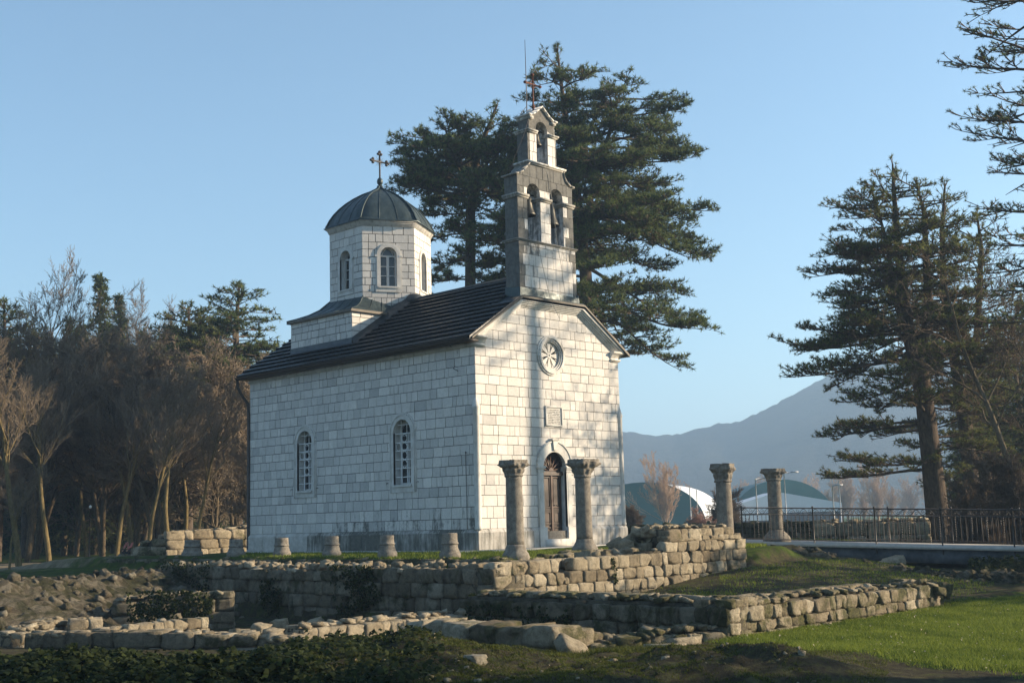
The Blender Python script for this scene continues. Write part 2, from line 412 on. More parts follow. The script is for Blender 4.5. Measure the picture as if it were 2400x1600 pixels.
def surround(mb, fr, cx, w0, w1, z0, zs, d0, d1, mi=0, tone=.6, grime=0, n=16):
    """arched architrave between half widths w0 and w1"""
    for sgn in (-1, 1):
        P = [(cx+sgn*w0, z0), (cx+sgn*w1, z0), (cx+sgn*w1, zs), (cx+sgn*w0, zs)]
        if sgn < 0: P = P[::-1]
        extrude(mb, fr, P, d0, d1, mi, tone, grime)
    for q in ring_strip(cx, zs, w0, w1, 0, pi, n): extrude(mb, fr, q, d0, d1, mi, tone, grime)
def tunnel(mb, fr, cx, w, z0, zs, d0, d1, mi=0, tone=.5, n=14, grime=0):
    P = arch(cx, w, z0, zs, n); k = len(P)
    f = [fr.p(u, v, d1) for u, v in P]; b = [fr.p(u, v, d0) for u, v in P]
    mb.add(f+b, [(i, k+i, k+(i+1)%k, (i+1)%k) for i in range(k)], mi, tone, grime)
# ------------------------------------------------------------------ GROUND
X2, Y2 = -8.37, -9.083      # retaining wall corner (monastery terrace)
X1, Y1 = -10.188, -15.68    # lower wall corner
def SD(x, y):
    dx, dy = x-CAM[0], y-CAM[1]
    f = np.array([cos(YAW), sin(YAW)])
    return dx*sin(YAW)-dy*cos(YAW), dx*f[0]+dy*f[1]      # lateral (right +), distance
def cpx(px, D, z): s = (px-1200)/FPX*D; return (s, D, z)
R_PTS = [cpx(0,4,-.85), cpx(1200,0.1,-.9), cpx(2400,5,-.9), cpx(-600,12,-.8), cpx(0,12,-.80), cpx(300,12,-.84), cpx(600,12.5,-.84), cpx(1000,12,-.88), cpx(1400,12,-.88), cpx(1700,12,-.9), cpx(2300,12,-.95),
 cpx(60,15,-.80), cpx(220,15.3,-.81), cpx(420,15.6,-.92), cpx(600,15.4,-.86), cpx(740,15.8,-.68), cpx(880,15.5,-.64), cpx(1000,15.6,-.60), cpx(1130,15,-.72), cpx(1280,16.2,-.97), cpx(1450,15.4,-.86), cpx(1600,15,-.80), cpx(1750,14.4,-.76), cpx(1900,14,-.84), cpx(2060,14,-.94),
 cpx(1000,14,-.72), cpx(800,14,-.72), cpx(200,14,-.74), cpx(1250,14,-.84), cpx(1500,14,-.86),
 cpx(-200,18,-1.0), cpx(100,19,-1.2), cpx(400,19,-1.22), cpx(700,18.6,-1.18), cpx(950,18.5,-1.12), cpx(1150,18.5,-1.1), cpx(1350,17.5,-1.02), cpx(1600,17.2,-.97), cpx(700,22,-1.25), cpx(1000,22,-1.2), cpx(400,24,-1.28), cpx(100,24,-1.25), cpx(500,27,-1.3), cpx(1100,21.5,-1.2), cpx(250,30,-1.3), cpx(1400,19,-1.12),
 cpx(1720,17.8,-.95), cpx(2000,19,-.95), cpx(2300,20,-.95), cpx(2350,15,-.96), cpx(2200,23,-.93), cpx(2500,24,-.93), cpx(2600,34,-.85), cpx(2300,28,-.9),
 cpx(-400,30,-.5), cpx(-900,22,-.5), cpx(-300,22,-.9)]
P_PTS = [(-9.5,-10,-.92), (-9.5,-15,-.85), (-6,-14.5,-.86), (-6,-10,-.88), (-3.6,-9.6,-.86), (-2.0,-9.4,-.58), (-.3,-9.4,-.28), (1.5,-9,-.10), (3.4,-8.5,-.12), (5.6,-6.3,-.10), (-3.5,-12,-.84), (-.5,-12,-.72), (1.5,-11.2,-.55), (-3.5,-15,-.88),
 (0,-15,-.88), (3,-14,-.8), (5.5,-12.5,-.75), (8,-10.5,-.8), (7.5,-7.8,-.45), (9,-14,-.9), (11,-10,-.6), (14,-9,-.45), (10,-5,-.05), (16,-14,-.6), (18,-5,-.35), (20,-16,-.7)]
for px_, D_, z_ in ((1760,36,-.10),(1830,34,-.14),(1860,33,-.22),(1900,34,-.45),(1960,33,-.48),(2030,32,-.6),(2100,31,-.75),(1920,37,-.6),(1900,31.5,-.42),(1960,30,-.6),(1800,31,-.4),(1850,29,-.7),(2000,36,-.72),(2100,36,-.85),(2200,36,-.9),(2200,30,-.8),(2300,33,-.9),(2400,33,-.95),(2000,40,-.62),(2100,42,-.55),(2250,41,-.7),(2400,38,-.9),(1700,30.5,-.35),(1640,29,-.55)):
    _q = at(px_, D_, z_); P_PTS.append((float(_q[0]), float(_q[1]), z_))
def idw(pts, X, Y, p=3.0):
    num = np.zeros_like(X); den = np.zeros_like(X)
    for (a, b, z) in pts:
        w = 1/(((X-a)**2+(Y-b)**2)**(p/2)+1e-3); num += w*z; den += w
    return num/den
def krn(pts, X, Y, sg=1.25):
    num = np.zeros_like(X); den = np.zeros_like(X)
    for (a, b, z) in pts:
        w = np.exp(-np.minimum(((X-a)**2+(Y-b)**2)/(2*sg*sg), 60))+1e-7/(1+(X-a)**2+(Y-b)**2)**1.5; num += w*z; den += w
    return num/den
def sm(t, a, b):
    u = np.clip((t-a)/(b-a), 0, 1); return u*u*(3-2*u)
LUMPS = [(940,15.2,.13,.35),(1010,14.6,.08,.5),(830,14.3,.08,.6),(700,14.6,.07,.5),(1560,14.6,.10,.45),(1700,14.0,.12,.55),(1800,13.7,.13,.4),(1880,13.4,.08,.4),(1490,13.6,.07,.5),(1270,13.2,.06,.5),(1390,12.7,.07,.6),(1120,13.0,.07,.5),(560,15.0,.08,.6),(1640,13.1,.08,.5),(1150,14.4,-.05,.5),(450,14.2,.05,.5),(1000,12.4,.06,.6),(780,12.7,.06,.5),(170,15.1,.09,.7),(60,14.3,.06,.7)]
def gz(x, y):
    x = np.asarray(x, float); y = np.asarray(y, float); sh = x.shape; x = x.ravel(); y = y.ravel()
    s, D = SD(x, y)
    zr = idw(R_PTS, s, D); zp = krn(P_PTS, x, y)
    # terrace
    zt = -.30+.28*np.minimum(sm(x, -5.5, -5.2), sm(y, -6.5, -6.1))
    zt = np.maximum(zt, -.30+.30*sm(x, -1.5, 2.0)); zt = zt+.05*sm(y, -2, 1)*sm(-x, 3.0, 4.2)*sm(x, -5.6, -5.1)
    far = np.maximum(sm(y, 13, 22), sm(-x, 5.5, 8.5)*sm(y, 3.2, 7.0)); zt = zt*(1-far)+(-.42)*far
    zt = zt+(-.45-zt)*sm(x, 11, 20)*sm(-y, -30, 4)
    yl = Y2+3.4*sm(x, 3.2, 5.6)
    inT = np.minimum(sm(x, X2+.05, X2+.35), sm(y-yl, .05, .35+1.2*sm(x, 2, 4)))
    inP = np.minimum(sm(x, X1+.05, X1+.30), sm(y, Y1+.05, Y1+.30)*sm(-x, -30, 30) if False else sm(y, Y1+.05, Y1+.30))
    gap = sm(x, -3.4, -1.5)  # beyond the end of the lower wall the lawn runs back
    inP = inP*np.maximum(sm(-y, 9.6, 10.6), sm(x, X2-.1, X2+.1))
    z = zr*(1-inP)+zp*inP
    z = z*(1-inT)+zt*inT
    # far ground evens out
    r = np.hypot(x-0, y-0); fz = -.45+0*r
    k = sm(r, 26, 40); z = z*(1-k)+fz*k
    P3 = np.stack([x, y, x*0], 1)
    near = sm(-D, -17.5, -15.5)*sm(D, 4, 9)*(sm(-s, -3.6, -2.2)); z = z+near*(.07*snoise(P3, .5, 3)+.05*snoise(P3, 1.3, 11)+.028*snoise(P3, 3.3, 20))
    for px, d, h, rr in LUMPS:
        a = (px-1200)/FPX*d; z = z+h*np.exp(-((s-a)**2+(D-d)**2)/(rr*rr))
    z = z+.012*snoise(P3, .8, 25)*(1-near)+.008*snoise(P3, 2.2, 30)+.02*snoise(P3, .3, 17)*sm(D, 18, 30)*(1-sm(r, 200, 400))
    return z.reshape(sh)
def axis(lo, hi, d0, spans):
    xs = [lo]
    while xs[-1] < hi:
        x = xs[-1]; st = None
        for a, b, d in spans:
            if a <= x < b: st = d
        if st is None:
            dist = min(abs(x-spans[0][0]), abs(x-spans[-1][1])); st = max(spans[0][2], .35+dist*.14)
        xs.append(x+st)
    return np.array(xs)
gx = axis(-1500, 1500, 0, [(-26,-6,.10),(-6,10,.22),(10,24,.45)]); gy = axis(-1500, 1500, 0, [(-26,-6,.10),(-6,10,.22),(10,24,.45)])
GX, GY = np.meshgrid(gx, gy, indexing='ij'); GZ = gz(GX, GY)
mbG = MB(); nx, ny = GX.shape
idx = np.arange(nx*ny).reshape(nx, ny)
mbG.add(np.stack([GX.ravel(), GY.ravel(), GZ.ravel()], 1), np.stack([idx[:-1,:-1].ravel(), idx[1:,:-1].ravel(), idx[1:,1:].ravel(), idx[:-1,1:].ravel()], 1))
gobj = mbG.build('ground', GND, smooth=True, kind='structure')
S_, D_ = SD(GX.ravel(), GY.ravel()); xx, yy = GX.ravel(), GY.ravel()
lawn = np.maximum(sm(S_, 1.6, 3.0)*sm(-D_, -30, -16)*0, sm(-yy, 15.3, 15.9)*sm(S_+.55*snoise(np.stack([xx, yy, xx*0], 1), .35, 13)-(17.8-D_)*.55, 2.3, 3.2))
gr = .25+.75*lawn
terr = np.minimum(sm(xx, X2, X2+.3), sm(yy, Y2, Y2+.3)); gr = np.maximum(gr, terr*.62)
gr = np.maximum(gr, np.minimum(sm(xx, X1, X1+.3), sm(yy, Y1, Y1+.3))*.34)
gr = np.maximum(gr, sm(D_, 58, 70)*.7)
a = gobj.data.attributes.new('grass', 'FLOAT', 'POINT'); a.data.foreach_set('value', gr.astype(np.float32))
pth = np.exp(-((D_-50)/8.5)**2)*sm(-S_, 9.5, 12)*1.1
a = gobj.data.attributes.new('path', 'FLOAT', 'POINT'); a.data.foreach_set('value', pth.astype(np.float32))
# pale apron round the church
mb = MB(); mb.box((-.33, -.95, -.2), (9.2, -.16, .025)); mb.box((-.33, -.16, -.2), (-.16, 12.2, .022)); mb.build('pavement', CONC, kind='structure')

# ------------------------------------------------------------------ THE CHURCH
CH = empty('stone_church', (3.3, 6, 0), label='small white limestone church with dark roof, six-sided dome drum and tall bell gable', cat='church')
CHO = np.array([3.3, 6, 0])
def part(mb, name, mats, parent=CH, **k):
    o = mb.build(name, mats, None, **k)
    o.parent = parent
    # children keep their world coordinates
    o.matrix_parent_inverse = Matrix.Translation(-Vector(WORLD0[parent.name])) if parent.name in WORLD0 else Matrix.Identity(4)
    WORLD0[o.name] = (0, 0, 0)
    return o
WORLD0 = {CH.name: tuple(CH.location)}
rng = random.Random(11)
FRONT = Frame((0,0,0), (1,0,0), (0,-1,0)); SIDE = Frame((0,0,0), (0,1,0), (-1,0,0))
L_, W_ = 11.675, 6.6
# wall course heights read off the photograph, facade and side share them
rows = [.62, .93, 1.27, 1.60, 1.89, 2.20, 2.49, 2.79, 3.09, 3.36, 3.66, 3.96, 4.25, 4.56, 4.87, 5.15, 5.43, 5.70, 5.97]
wins = (8.36, 3.29)
def side_grime(u, v): return (.30 if v < 1.3 and u < 7 else .0)+(.16 if v < .95 else 0)-(.1 if 2 < v < 5.5 else 0)+(.22 if v > 5.7 else 0)+(.22 if 1.2 < v < 1.85 and min(abs(u-c) for c in wins) < .6 else 0)+rng.choice([0,0,0,0,.12,-.05])
def front_grime(u, v): return -.16+(.22 if v > 6.6 else 0)+(.2 if 3.4 < u < 4.2 and v > 4.4 else 0)+rng.choice([0,0,0,.12])
mb = MB()
masonry(mb, SIDE, [(0,.6),(L_,.6),(L_,6.0),(0,6.0)], [arch(c, .50, 1.95, 3.64) for c in wins], rows, .30, .47, rng, gap=.020, grime=side_grime)
grows = rows+[6.24, 6.52, 6.80, 7.09, 7.40]
gable = [(0,.6),(W_,.6),(W_,6.1),(4.62,7.42),(1.98,7.42),(0,6.1)]
rose_hole = [(3.3+.52*cos(t*pi/14), 5.95+.52*sin(t*pi/14)) for t in range(28)]
masonry(mb, FRONT, gable, [arch(3.28, .64, 0, 2.47), rose_hole], grows, .30, .50, rng, gap=.018, grime=front_grime)
# far walls, plain
mb.add([(W_,0,0),(W_,L_,0),(W_,L_,6.1),(W_,0,6.1)], [(0,1,2,3)], 0); mb.add([(0,L_,0),(0,L_,6.1),(3.3,L_,8.4),(W_,L_,6.1),(W_,L_,0)], [(0,1,2,3,4)], 0)
part(mb, 'wall', [ASH, MORT])
# corner shafts
for cx, cy in ((.02,.02), (W_-.02,.02)):
    mb = MB(); mb.lathe([(.105,.6),(.115,.66),(.10,.72),(.10,4.12),(.125,4.16),(.11,4.22),(.05,4.42),(.0,4.5)], (cx, cy, 0), 14)
    part(mb, 'corner_shaft', TRIM, smooth=True)
# plinth
mb = MB(); p_ = .085
def pgr(u): return .62 if .3 < u < 8.2 else .05
for fr, L0, L1, gf in ((Frame((-p_,-p_,0),(0,1,0),(-1,0,0)), 0, L_+2*p_, pgr), (Frame((-p_,-p_,0),(1,0,0),(0,-1,0)), 0, W_+2*p_, lambda u: .38 if u < 2.4 or u > 5 else .12)):
    u = L0
    while u < L1-.05:
        e = min(L1, u+rng.uniform(.42,.78)); e = L1 if L1-e < .3 else e
        if fr.u[0] and e > 2.55 and u < 2.55: e = 2.55
        if fr.u[0] and 2.5 < (u+e)/2 < 4.15: u = 4.18; continue
        t_ = rng.uniform(.2,.9); g_ = gf((u+e)/2)+rng.uniform(-.12,.12)
        extrude(mb, fr, [(u+.006,0),(e-.006,0),(e-.006,.52),(u+.006,.52)], -.05, 0, 0, t_, g_)
        f = fr; V = [f.p(u+.006,.52,0), f.p(e-.006,.52,0), f.p(e-.006,.585,-.05), f.p(u+.006,.585,-.05), f.p(u+.006,.62,-.085), f.p(e-.006,.62,-.085)]
        Q = [(0,1,2,3),(3,2,5,4)]
        if f.u[1]: Q = [q[::-1] for q in Q]
        mb.add(V, Q, 0, t_, g_-.1)
        u = e
mb.add([(-p_+.03,-p_+.03,0),(W_+p_-.03,-p_+.03,0),(W_+p_-.03,-p_+.03,.5),(-p_+.03,-p_+.03,.5)], [(0,1,2,3)], 1); mb.add([(-p_+.03,-p_+.03,0),(-p_+.03,L_,0),(-p_+.03,L_,.5),(-p_+.03,-p_+.03,.5)], [(3,2,1,0)], 1)
mb.add([(W_+p_,-p_,0),(W_+p_,L_,0),(W_+p_,L_,.55),(W_+p_,-p_,.55)], [(0,1,2,3)], 0)
part(mb, 'plinth', [PLIN, MORT])
# cornice along the side wall, swept profile, with returns on the facade
mb = MB()
prof = [(0,5.955),(.05,5.955),(.05,6.00),(.075,6.005),(.075,6.045),(.03,6.05),(.055,6.08),(.09,6.15),(.16,6.215),(.20,6.235),(.20,6.285),(0,6.285)]
def sweep(mb, pts, prof, mi=0, tone=.6, grime=0):
    """sweep a (offset, z) profile along plan points with their outward normals; mitred"""
    V = []; k = len(prof)
    for (x, y, nx_, ny_) in pts:
        for d, z in prof: V.append((x+nx_*d, y+ny_*d, z))
    F = [(i*k+j, (i+1)*k+j, (i+1)*k+(j+1)%k, i*k+(j+1)%k) for i in range(len(pts)-1) for j in range(k)]
    mb.add(V, F, mi, tone, grime)
    for i in (0, len(pts)-1): mb.poly(V[i*k:(i+1)*k], mi, tone, grime)
sweep(mb, [(0,L_,-1,1),(0,0,-1,-1),(.38,0,0,-1)], prof, grime=.08)
sweep(mb, [(6.2,0,0,-1),(W_,0,1,-1),(W_,.9,1,0)], prof, grime=.02)
part(mb, 'cornice', TRIM)
# raking cornice of the clipped gable
mb = MB()
def offs(d):   # outline of the gable top lowered by d (polyline left to right)
    return [(-.17, 6.24-d*0), (1.93, 7.585), (4.67, 7.585), (6.77, 6.24)]
def rake(off0, off1, proj, tone=.6, gr=0):
    top = [(-.26, 6.215), (1.90, 7.59), (4.70, 7.59), (6.86, 6.215)]
    def low(d):
        k = d*1.19; j = d*.32
        return [(-.26+(.0 if d == 0 else 0), 6.215-k), (1.90+j, 7.59-d), (4.70-j, 7.59-d), (6.86, 6.215-k)]
    A, B = low(off0), low(off1)
    for i in range(3):
        P = [B[i], B[i+1], A[i+1], A[i]]
        if i == 0: P = clip_half(P, (0-proj, 6.285), (6, 6.285))
        if i == 2: P = clip_half(P, (0, 6.285), (6, 6.285))
        for c0, c1 in ([(0,1)]):
            if P: extrude(mb, FRONT, P, 0, proj, 0, tone, gr, back=True)
rake(0, .07, .22); rake(.07, .12, .17, gr=.1); rake(.12, .17, .12); rake(.17, .215, .075, gr=.1); rake(.215, .25, .04)
part(mb, 'raking_cornice', TRIM)
# coping flashing on the gable
mb = MB()
for a, b in (((-.33,6.20),(1.86,7.665)), ((1.86,7.665),(4.74,7.665)), ((4.74,7.665),(6.93,6.20))):
    P = [a, b, (b[0], b[1]-.06), (a[0], a[1]-.06)]
    extrude(mb, FRONT, P, -.30, .27, 0, .5, 0, back=True)
part(mb, 'gable_coping', FLASH)
# ---- roof: stepped sheet courses
mb = MB(); rp = random.Random(5)
xe, ze, zr_ = -.40, 6.19, 8.64
TD0 = .56; n_c = 13; slope = (zr_-ze)/(3.3-xe)
for sgn in (1, -1):
    for i in range(n_c):
        x0 = xe+(3.3-xe)*i/n_c; x1 = xe+(3.3-xe)*(i+1)/n_c; z0 = ze+slope*(x0-xe); z1 = ze+slope*(x1-xe)
        y = -.22 if z1 < 7.62 else (-.03 if z0 > 7.7 else -.22)
        if z1 > 7.62: y = TD0
        while y < 11.95:
            e = min(11.95, y+rp.uniform(1.2, 2.6)); e = 11.95 if 11.95-e < .5 else e
            up = .095+rp.uniform(-.006, .006); X = lambda x: x if sgn > 0 else W_-x
            V = [(X(x0-.035), y, z0+up-.02), (X(x0-.035), e, z0+up-.02), (X(x1), e, z1+.006), (X(x1), y, z1+.006), (X(x0), y, z0-.0), (X(x0), e, z0-.0)]
            F = [(0,1,2,3)[::-1], (0,1,5,4)]
            if sgn < 0: F = [f[::-1] for f in F]
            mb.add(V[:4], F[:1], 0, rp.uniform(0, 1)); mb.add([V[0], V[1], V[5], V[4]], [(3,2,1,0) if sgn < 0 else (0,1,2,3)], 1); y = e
zc_ = 7.60; xc_ = xe+(zc_-ze)/slope
mb.poly([(xe,-.22,ze-.06),(xc_,-.22,zc_-.06),(W_-xc_,-.22,zc_-.06),(W_-xe,-.22,ze-.06),(W_-xe,-.22,ze+.04),(W_-xc_,-.22,zc_+.03),(xc_,-.22,zc_+.03),(xe,-.22,ze+.04)], 0, .3)
for yy_ in (11.95,):
    mb.poly([(xe, yy_, ze-.06), (3.3, yy_, zr_-.06), (W_-xe, yy_, ze-.06), (W_-xe, yy_, ze+.04), (3.3, yy_, zr_+.03), (xe, yy_, ze+.04)], 0, .3)
mb.poly([(xe+.02,-.2,ze-.02),(xe+.02,11.94,ze-.02),(xc_,11.94,zc_-.02),(xc_,-.2,zc_-.02)], 0, .1); mb.poly([(xc_,.3,zc_-.02),(xc_,11.94,zc_-.02),(3.3,11.94,zr_-.04),(3.3,.3,zr_-.04)], 0, .1)
mb.poly([(W_-xe-.02,-.2,ze-.02),(W_-xe-.02,11.94,ze-.02),(W_-xc_,11.94,zc_-.02),(W_-xc_,-.2,zc_-.02)], 0, .1); mb.poly([(W_-xc_,.3,zc_-.02),(W_-xc_,11.94,zc_-.02),(3.3,11.94,zr_-.04),(3.3,.3,zr_-.04)], 0, .1)
roof = part(mb, 'roof', [ROOF, flat('shaded_lap_edge', (.006,.007,.008), .9, .1)])  # near-black butt faces stand in for the shadow under each lap
mb = MB(); mb.path([(3.3, .55, zr_+.03), (3.3, 6.4, zr_+.03)], .06, 8)
part(mb, 'ridge_cap', ROOF, roof)
mb = MB()
V = []
for t in range(7):
    a_ = pi+pi*t/6; V += [(xe-.04+.065*cos(a_), -.2, ze-.01+.065*sin(a_)), (xe-.04+.065*cos(a_), 11.95, ze-.01+.065*sin(a_))]
mb.add(V, [(2*i,2*i+1,2*i+3,2*i+2) for i in range(6)])
mb.path([(xe-.02, -.2, ze+.04), (xe-.02, 11.95, ze+.04)], .014, 5)
mb.box((xe, -.18, ze-.10), (.0, 11.9, ze-.045))
gut = part(mb, 'gutter', IRON)
mb = MB(); mb.path([(xe-.04, 11.85, ze-.05), (xe-.03, 11.84, ze-.35), (xe+.1, 11.80, ze-.6), (-.06, 11.72, ze-.95), (-.05, 11.70, ze-1.4), (-.05, 11.70, .1)], .055, 8)
part(mb, 'downpipe', IRON)
# ---- raised block under the drum
mb = MB(); BX0, BX1, BY0, BY1, BT = .64, 5.96, 6.6, 10.07, 8.0
br = [6.72, 7.02, 7.34, 7.60, 7.82, 8.03]
def roofz(x): return ze+slope*(min(x, W_-x)-xe)
masonry(mb, Frame((BX0,0,0),(0,1,0),(-1,0,0)), [(BY0,6.8),(BY1,6.8),(BY1,8.03),(BY0,8.03)], [], br, .30, .42, rng, gap=.026, grime=lambda u, v: .34 if v < 7.35 else .05)
masonry(mb, Frame((0,BY0,0),(1,0,0),(0,-1,0)), [(BX0,6.9),(BX1,6.9),(BX1,8.03),(BX0,8.03)], [], br, .34, .55, rng, gap=.024, grime=lambda u, v: -.2)
mb.add([(BX1,BY0,6.8),(BX1,BY1,6.8),(BX1,BY1,8.03),(BX1,BY0,8.03)], [(0,1,2,3)], 0); mb.add([(BX0,BY1,6.8),(BX1,BY1,6.8),(BX1,BY1,8.03),(BX0,BY1,8.03)], [(3,2,1,0)], 0)
part(mb, 'drum_base', [ASH, MORT])
mb = MB()   # lead upstand at the foot of the block
mb.add([(BX0-.03,BY0-.03,roofz(BX0)+.0),(BX0-.03,BY1+.03,roofz(BX0)),(BX0-.03,BY1+.03,7.10),(BX0-.03,BY0-.03,7.10),(BX0-.20,BY0-.2,roofz(BX0-.2)+.05),(BX0-.20,BY1+.1,roofz(BX0-.2)+.05)], [(0,1,2,3),(4,5,1,0)])
mb.add([(BX0-.03,BY0-.03,7.10),(3.3,BY0-.03,roofz(3.3)+.24),(3.3,BY0-.03,roofz(3.3)-.05),(BX0-.03,BY0-.03,roofz(BX0)-.05),(BX0-.2,BY0-.32,roofz(BX0-.2)+.055),(3.3,BY0-.32,roofz(3.3)+.055)], [(0,1,2,3),(4,5,1,0)])
mb.lathe([(.34,roofz(3.3)-.1),(.30,roofz(3.3)+.10),(.2,roofz(3.3)+.2),(.0,roofz(3.3)+.24)], (3.3, 6.42, 0), 12)
part(mb, 'flashing', ROOF)
# ---- the six-sided drum
DC = np.array([3.3, 8.25]); DR = 1.85; AP = DR*cos(pi/6)
drum = MB(); win_parts = []
dz0, dz1 = 8.0, 11.27
drows = [8.0, 8.24, 8.48, 8.70, 8.90, 9.14, 9.40, 9.64, 9.90, 10.15, 10.42, 10.68, 10.97, 11.27]
for k in range(6):
    an = RAD(60*k); nrm = (cos(an), sin(an), 0); u = (-sin(an), cos(an), 0)
    fr = Frame((DC[0]+AP*cos(an), DC[1]+AP*sin(an), 0), u, nrm)
    if k == 5: fr.dark = 1
    masonry(drum, fr, [(-DR/2,dz0),(DR/2,dz0),(DR/2,dz1),(-DR/2,dz1)], [arch(0, .30, 9.08, 10.22)], drows, .26, .44, rng, gap=.022, grime=(lambda u, v, k=k: (.12 if k == 3 and v < 9.4 else -.12)+(.14 if v < 8.9 else 0)))
dr_o = part(drum, 'drum', [ASH, MORT])
mb = MB()
def hexring(r, z): return [(DC[0]+r*cos(RAD(30+60*k)), DC[1]+r*sin(RAD(30+60*k)), z) for k in range(6)]
pr_ = [(1.84,11.25),(1.90,11.26),(1.90,11.30),(1.93,11.31),(1.93,11.35),(1.97,11.37),(1.97,11.405),(2.02,11.43),(2.02,11.46),(1.7,11.47)]
V = [p for r, z in pr_ for p in hexring(r, z)]
mb.add(V, [(i*6+j, i*6+(j+1)%6, (i+1)*6+(j+1)%6, (i+1)*6+j) for i in range(len(pr_)-1) for j in range(6)], 0, .6, .1)
part(mb, 'drum_cornice', TRIM)
# dome
mb = MB(); dp = [(2.07,11.44),(2.08,11.475),(2.0,11.50),(1.94,11.60),(1.86,11.76),(1.71,11.98),(1.51,12.20),(1.26,12.42),(.97,12.62),(.65,12.80),(.36,12.92),(.17,13.02),(.10,13.08),(.075,13.17)]
V = []
for r, z in dp:
    H = hexring(r, z)
    for k in range(6):
        a_, b_ = np.array(H[k]), np.array(H[(k+1)%6])
        for t in range(4):
            p = a_+(b_-a_)*t/4
            V.append(p)
mb.add(V, [(i*24+j, i*24+(j+1)%24, (i+1)*24+(j+1)%24, (i+1)*24+j) for i in range(len(dp)-1) for j in range(24)])
dome = part(mb, 'dome', DOME)
mb = MB()
for k in range(6):
    mb.path([(DC[0]+r*1.005*cos(RAD(30+60*k)), DC[1]+r*1.005*sin(RAD(30+60*k)), z+.01) for r, z in dp[2:]], .028, 5)
    for t in (1/3., 2/3.):
        pp = []
        for r, z in dp[2:-3]:
            H = hexring(r, z); a_, b_ = np.array(H[k]), np.array(H[(k+1)%6]); pp.append(a_+(b_-a_)*t+np.array([0,0,.008]))
        mb.path(pp, .014, 4)
part(mb, 'standing_seam', DOME, dome)
mb = MB(); mb.lathe([(.13,13.02),(.10,13.1),(.065,13.18),(.05,13.2),(.06,13.21),(.10,13.26),(.115,13.34),(.095,13.42),(.05,13.47),(.03,13.5),(.02,13.6)], (DC[0], DC[1], 0), 16)
part(mb, 'finial_ball', DOME, smooth=True)
def budded_cross(mb, c, zc, ztop, zbot, arm, r, bud, rays=0):
    x, y = c
    mb.path([(x,y,zbot),(x,y,ztop)], r, 6); mb.path([(x-arm,y,zc),(x+arm,y,zc)], r, 6)
    ends = [((x,y,ztop),(0,1)), ((x-arm,y,zc),(-1,0)), ((x+arm,y,zc),(1,0))]
    for (px_, py_, pz_), (dx, dz) in ends:
        for ox, oz in ((dx*.9,dz*.9),(-dz*.9-dx*.25,-dx*.9-dz*.25),(dz*.9-dx*.25,dx*.9-dz*.25)):
            mb.lathe([(0,-bud),(bud*.8,-bud*.5),(bud,0),(bud*.8,bud*.5),(0,bud)], (px_+ox*bud*1.2, y, pz_+oz*bud*1.2), 8)
    for k in range(rays):
        for q in range(-1, 2):
            t = pi/4+pi/2*k+q*.33; ln = .26 if q == 0 else .20
            mb.path([(x+.04*cos(t),y,zc+.04*sin(t)),(x+ln*cos(t),y,zc+ln*sin(t))], [.010,.003], 4)
mb = MB(); budded_cross(mb, (DC[0], DC[1]), 14.09, 14.40, 13.5, .34, .032, .062, 4)
part(mb, 'dome_cross', IRON)
# skirt roof between block and drum
mb = MB()
zE = 8.06
A0 = (BX0-.12, BY0-.12); E0 = (BX0-.12, BY1+.12)
def curve(a, b, n=5):   # concave sweep from eave point a to drum point b
    a, b = np.array(a, float), np.array(b, float)
    return [np.array([*(a[:2]+(b[:2]-a[:2])*t), a[2]+(b[2]-a[2])*(t*.55+.45*t**4)]) for t in np.linspace(0, 1, n)]
R1 = curve((*A0, zE), (1.70,7.32,8.74)); R2 = curve((*E0, zE+.02), (1.70,9.18,8.80)); R3 = curve((2.42, BY0-.12, zE-.02), (2.54,6.83,8.42), 5)
R4 = curve((W_-BX0+.12, E0[1], zE+.02), (4.9,9.18,8.8)); R5 = curve((W_-BX0+.12, A0[1], zE), (4.9,7.32,8.74)); R6 = curve((W_-2.42, BY0-.12, zE-.02), (W_-2.54,6.83,8.42))
Rb = curve((3.3, E0[1], zE), (3.3, 10.1, 8.3))
for P, Q in ((R1, R2), (R3, R1), (R2, R4), (R4, R5), (R5, R6)):
    V = P+Q; n_ = len(P); mb.add(V, [(i, i+1, n_+i+1, n_+i) for i in range(n_-1)], 0, .5)
for P, Q in ((A0, E0), ((2.42, A0[1]), A0), (E0, (W_-A0[0], E0[1])), ((W_-A0[0], E0[1]), (W_-A0[0], A0[1])), ((W_-A0[0], A0[1]), (W_-2.42, A0[1]))):
    mb.add([(*P, zE-.07), (*Q, zE-.07), (*Q, zE+.015), (*P, zE+.015)], [(0,1,2,3)], 1)
mb.add([(A0[0],A0[1],zE-.06),(E0[0],E0[1],zE-.06),(BX0,BY1,zE-.06),(BX0,BY0,zE-.06)], [(0,1,2,3)], 1); mb.add([(A0[0],A0[1],zE-.062),(2.6,A0[1],zE-.062),(2.6,BY0,zE-.062),(BX0,BY0,zE-.062)], [(0,1,2,3)], 1)
mb.add([(2.42,BY0-.12,zE-.02),(2.54,6.83,8.42),(3.3,6.38,8.80),(3.3,6.2,8.66)], [(0,1,2,3)], 0)
for P in (R1, R2): mb.path([p+np.array([0,0,.012]) for p in P], .022, 5)
for t in (.25, .5, .75):
    P = [R1[i]+(R2[i]-R1[i])*t+np.array([0,0,.006]) for i in range(5)]; mb.path(P, .014, 4)
for t in (.35, .7):
    P = [R1[i]+(R3[i]-R1[i])*t+np.array([0,0,.006]) for i in range(5)]; mb.path(P, .014, 4)
part(mb, 'skirt_roof', [DOME, FLASH])
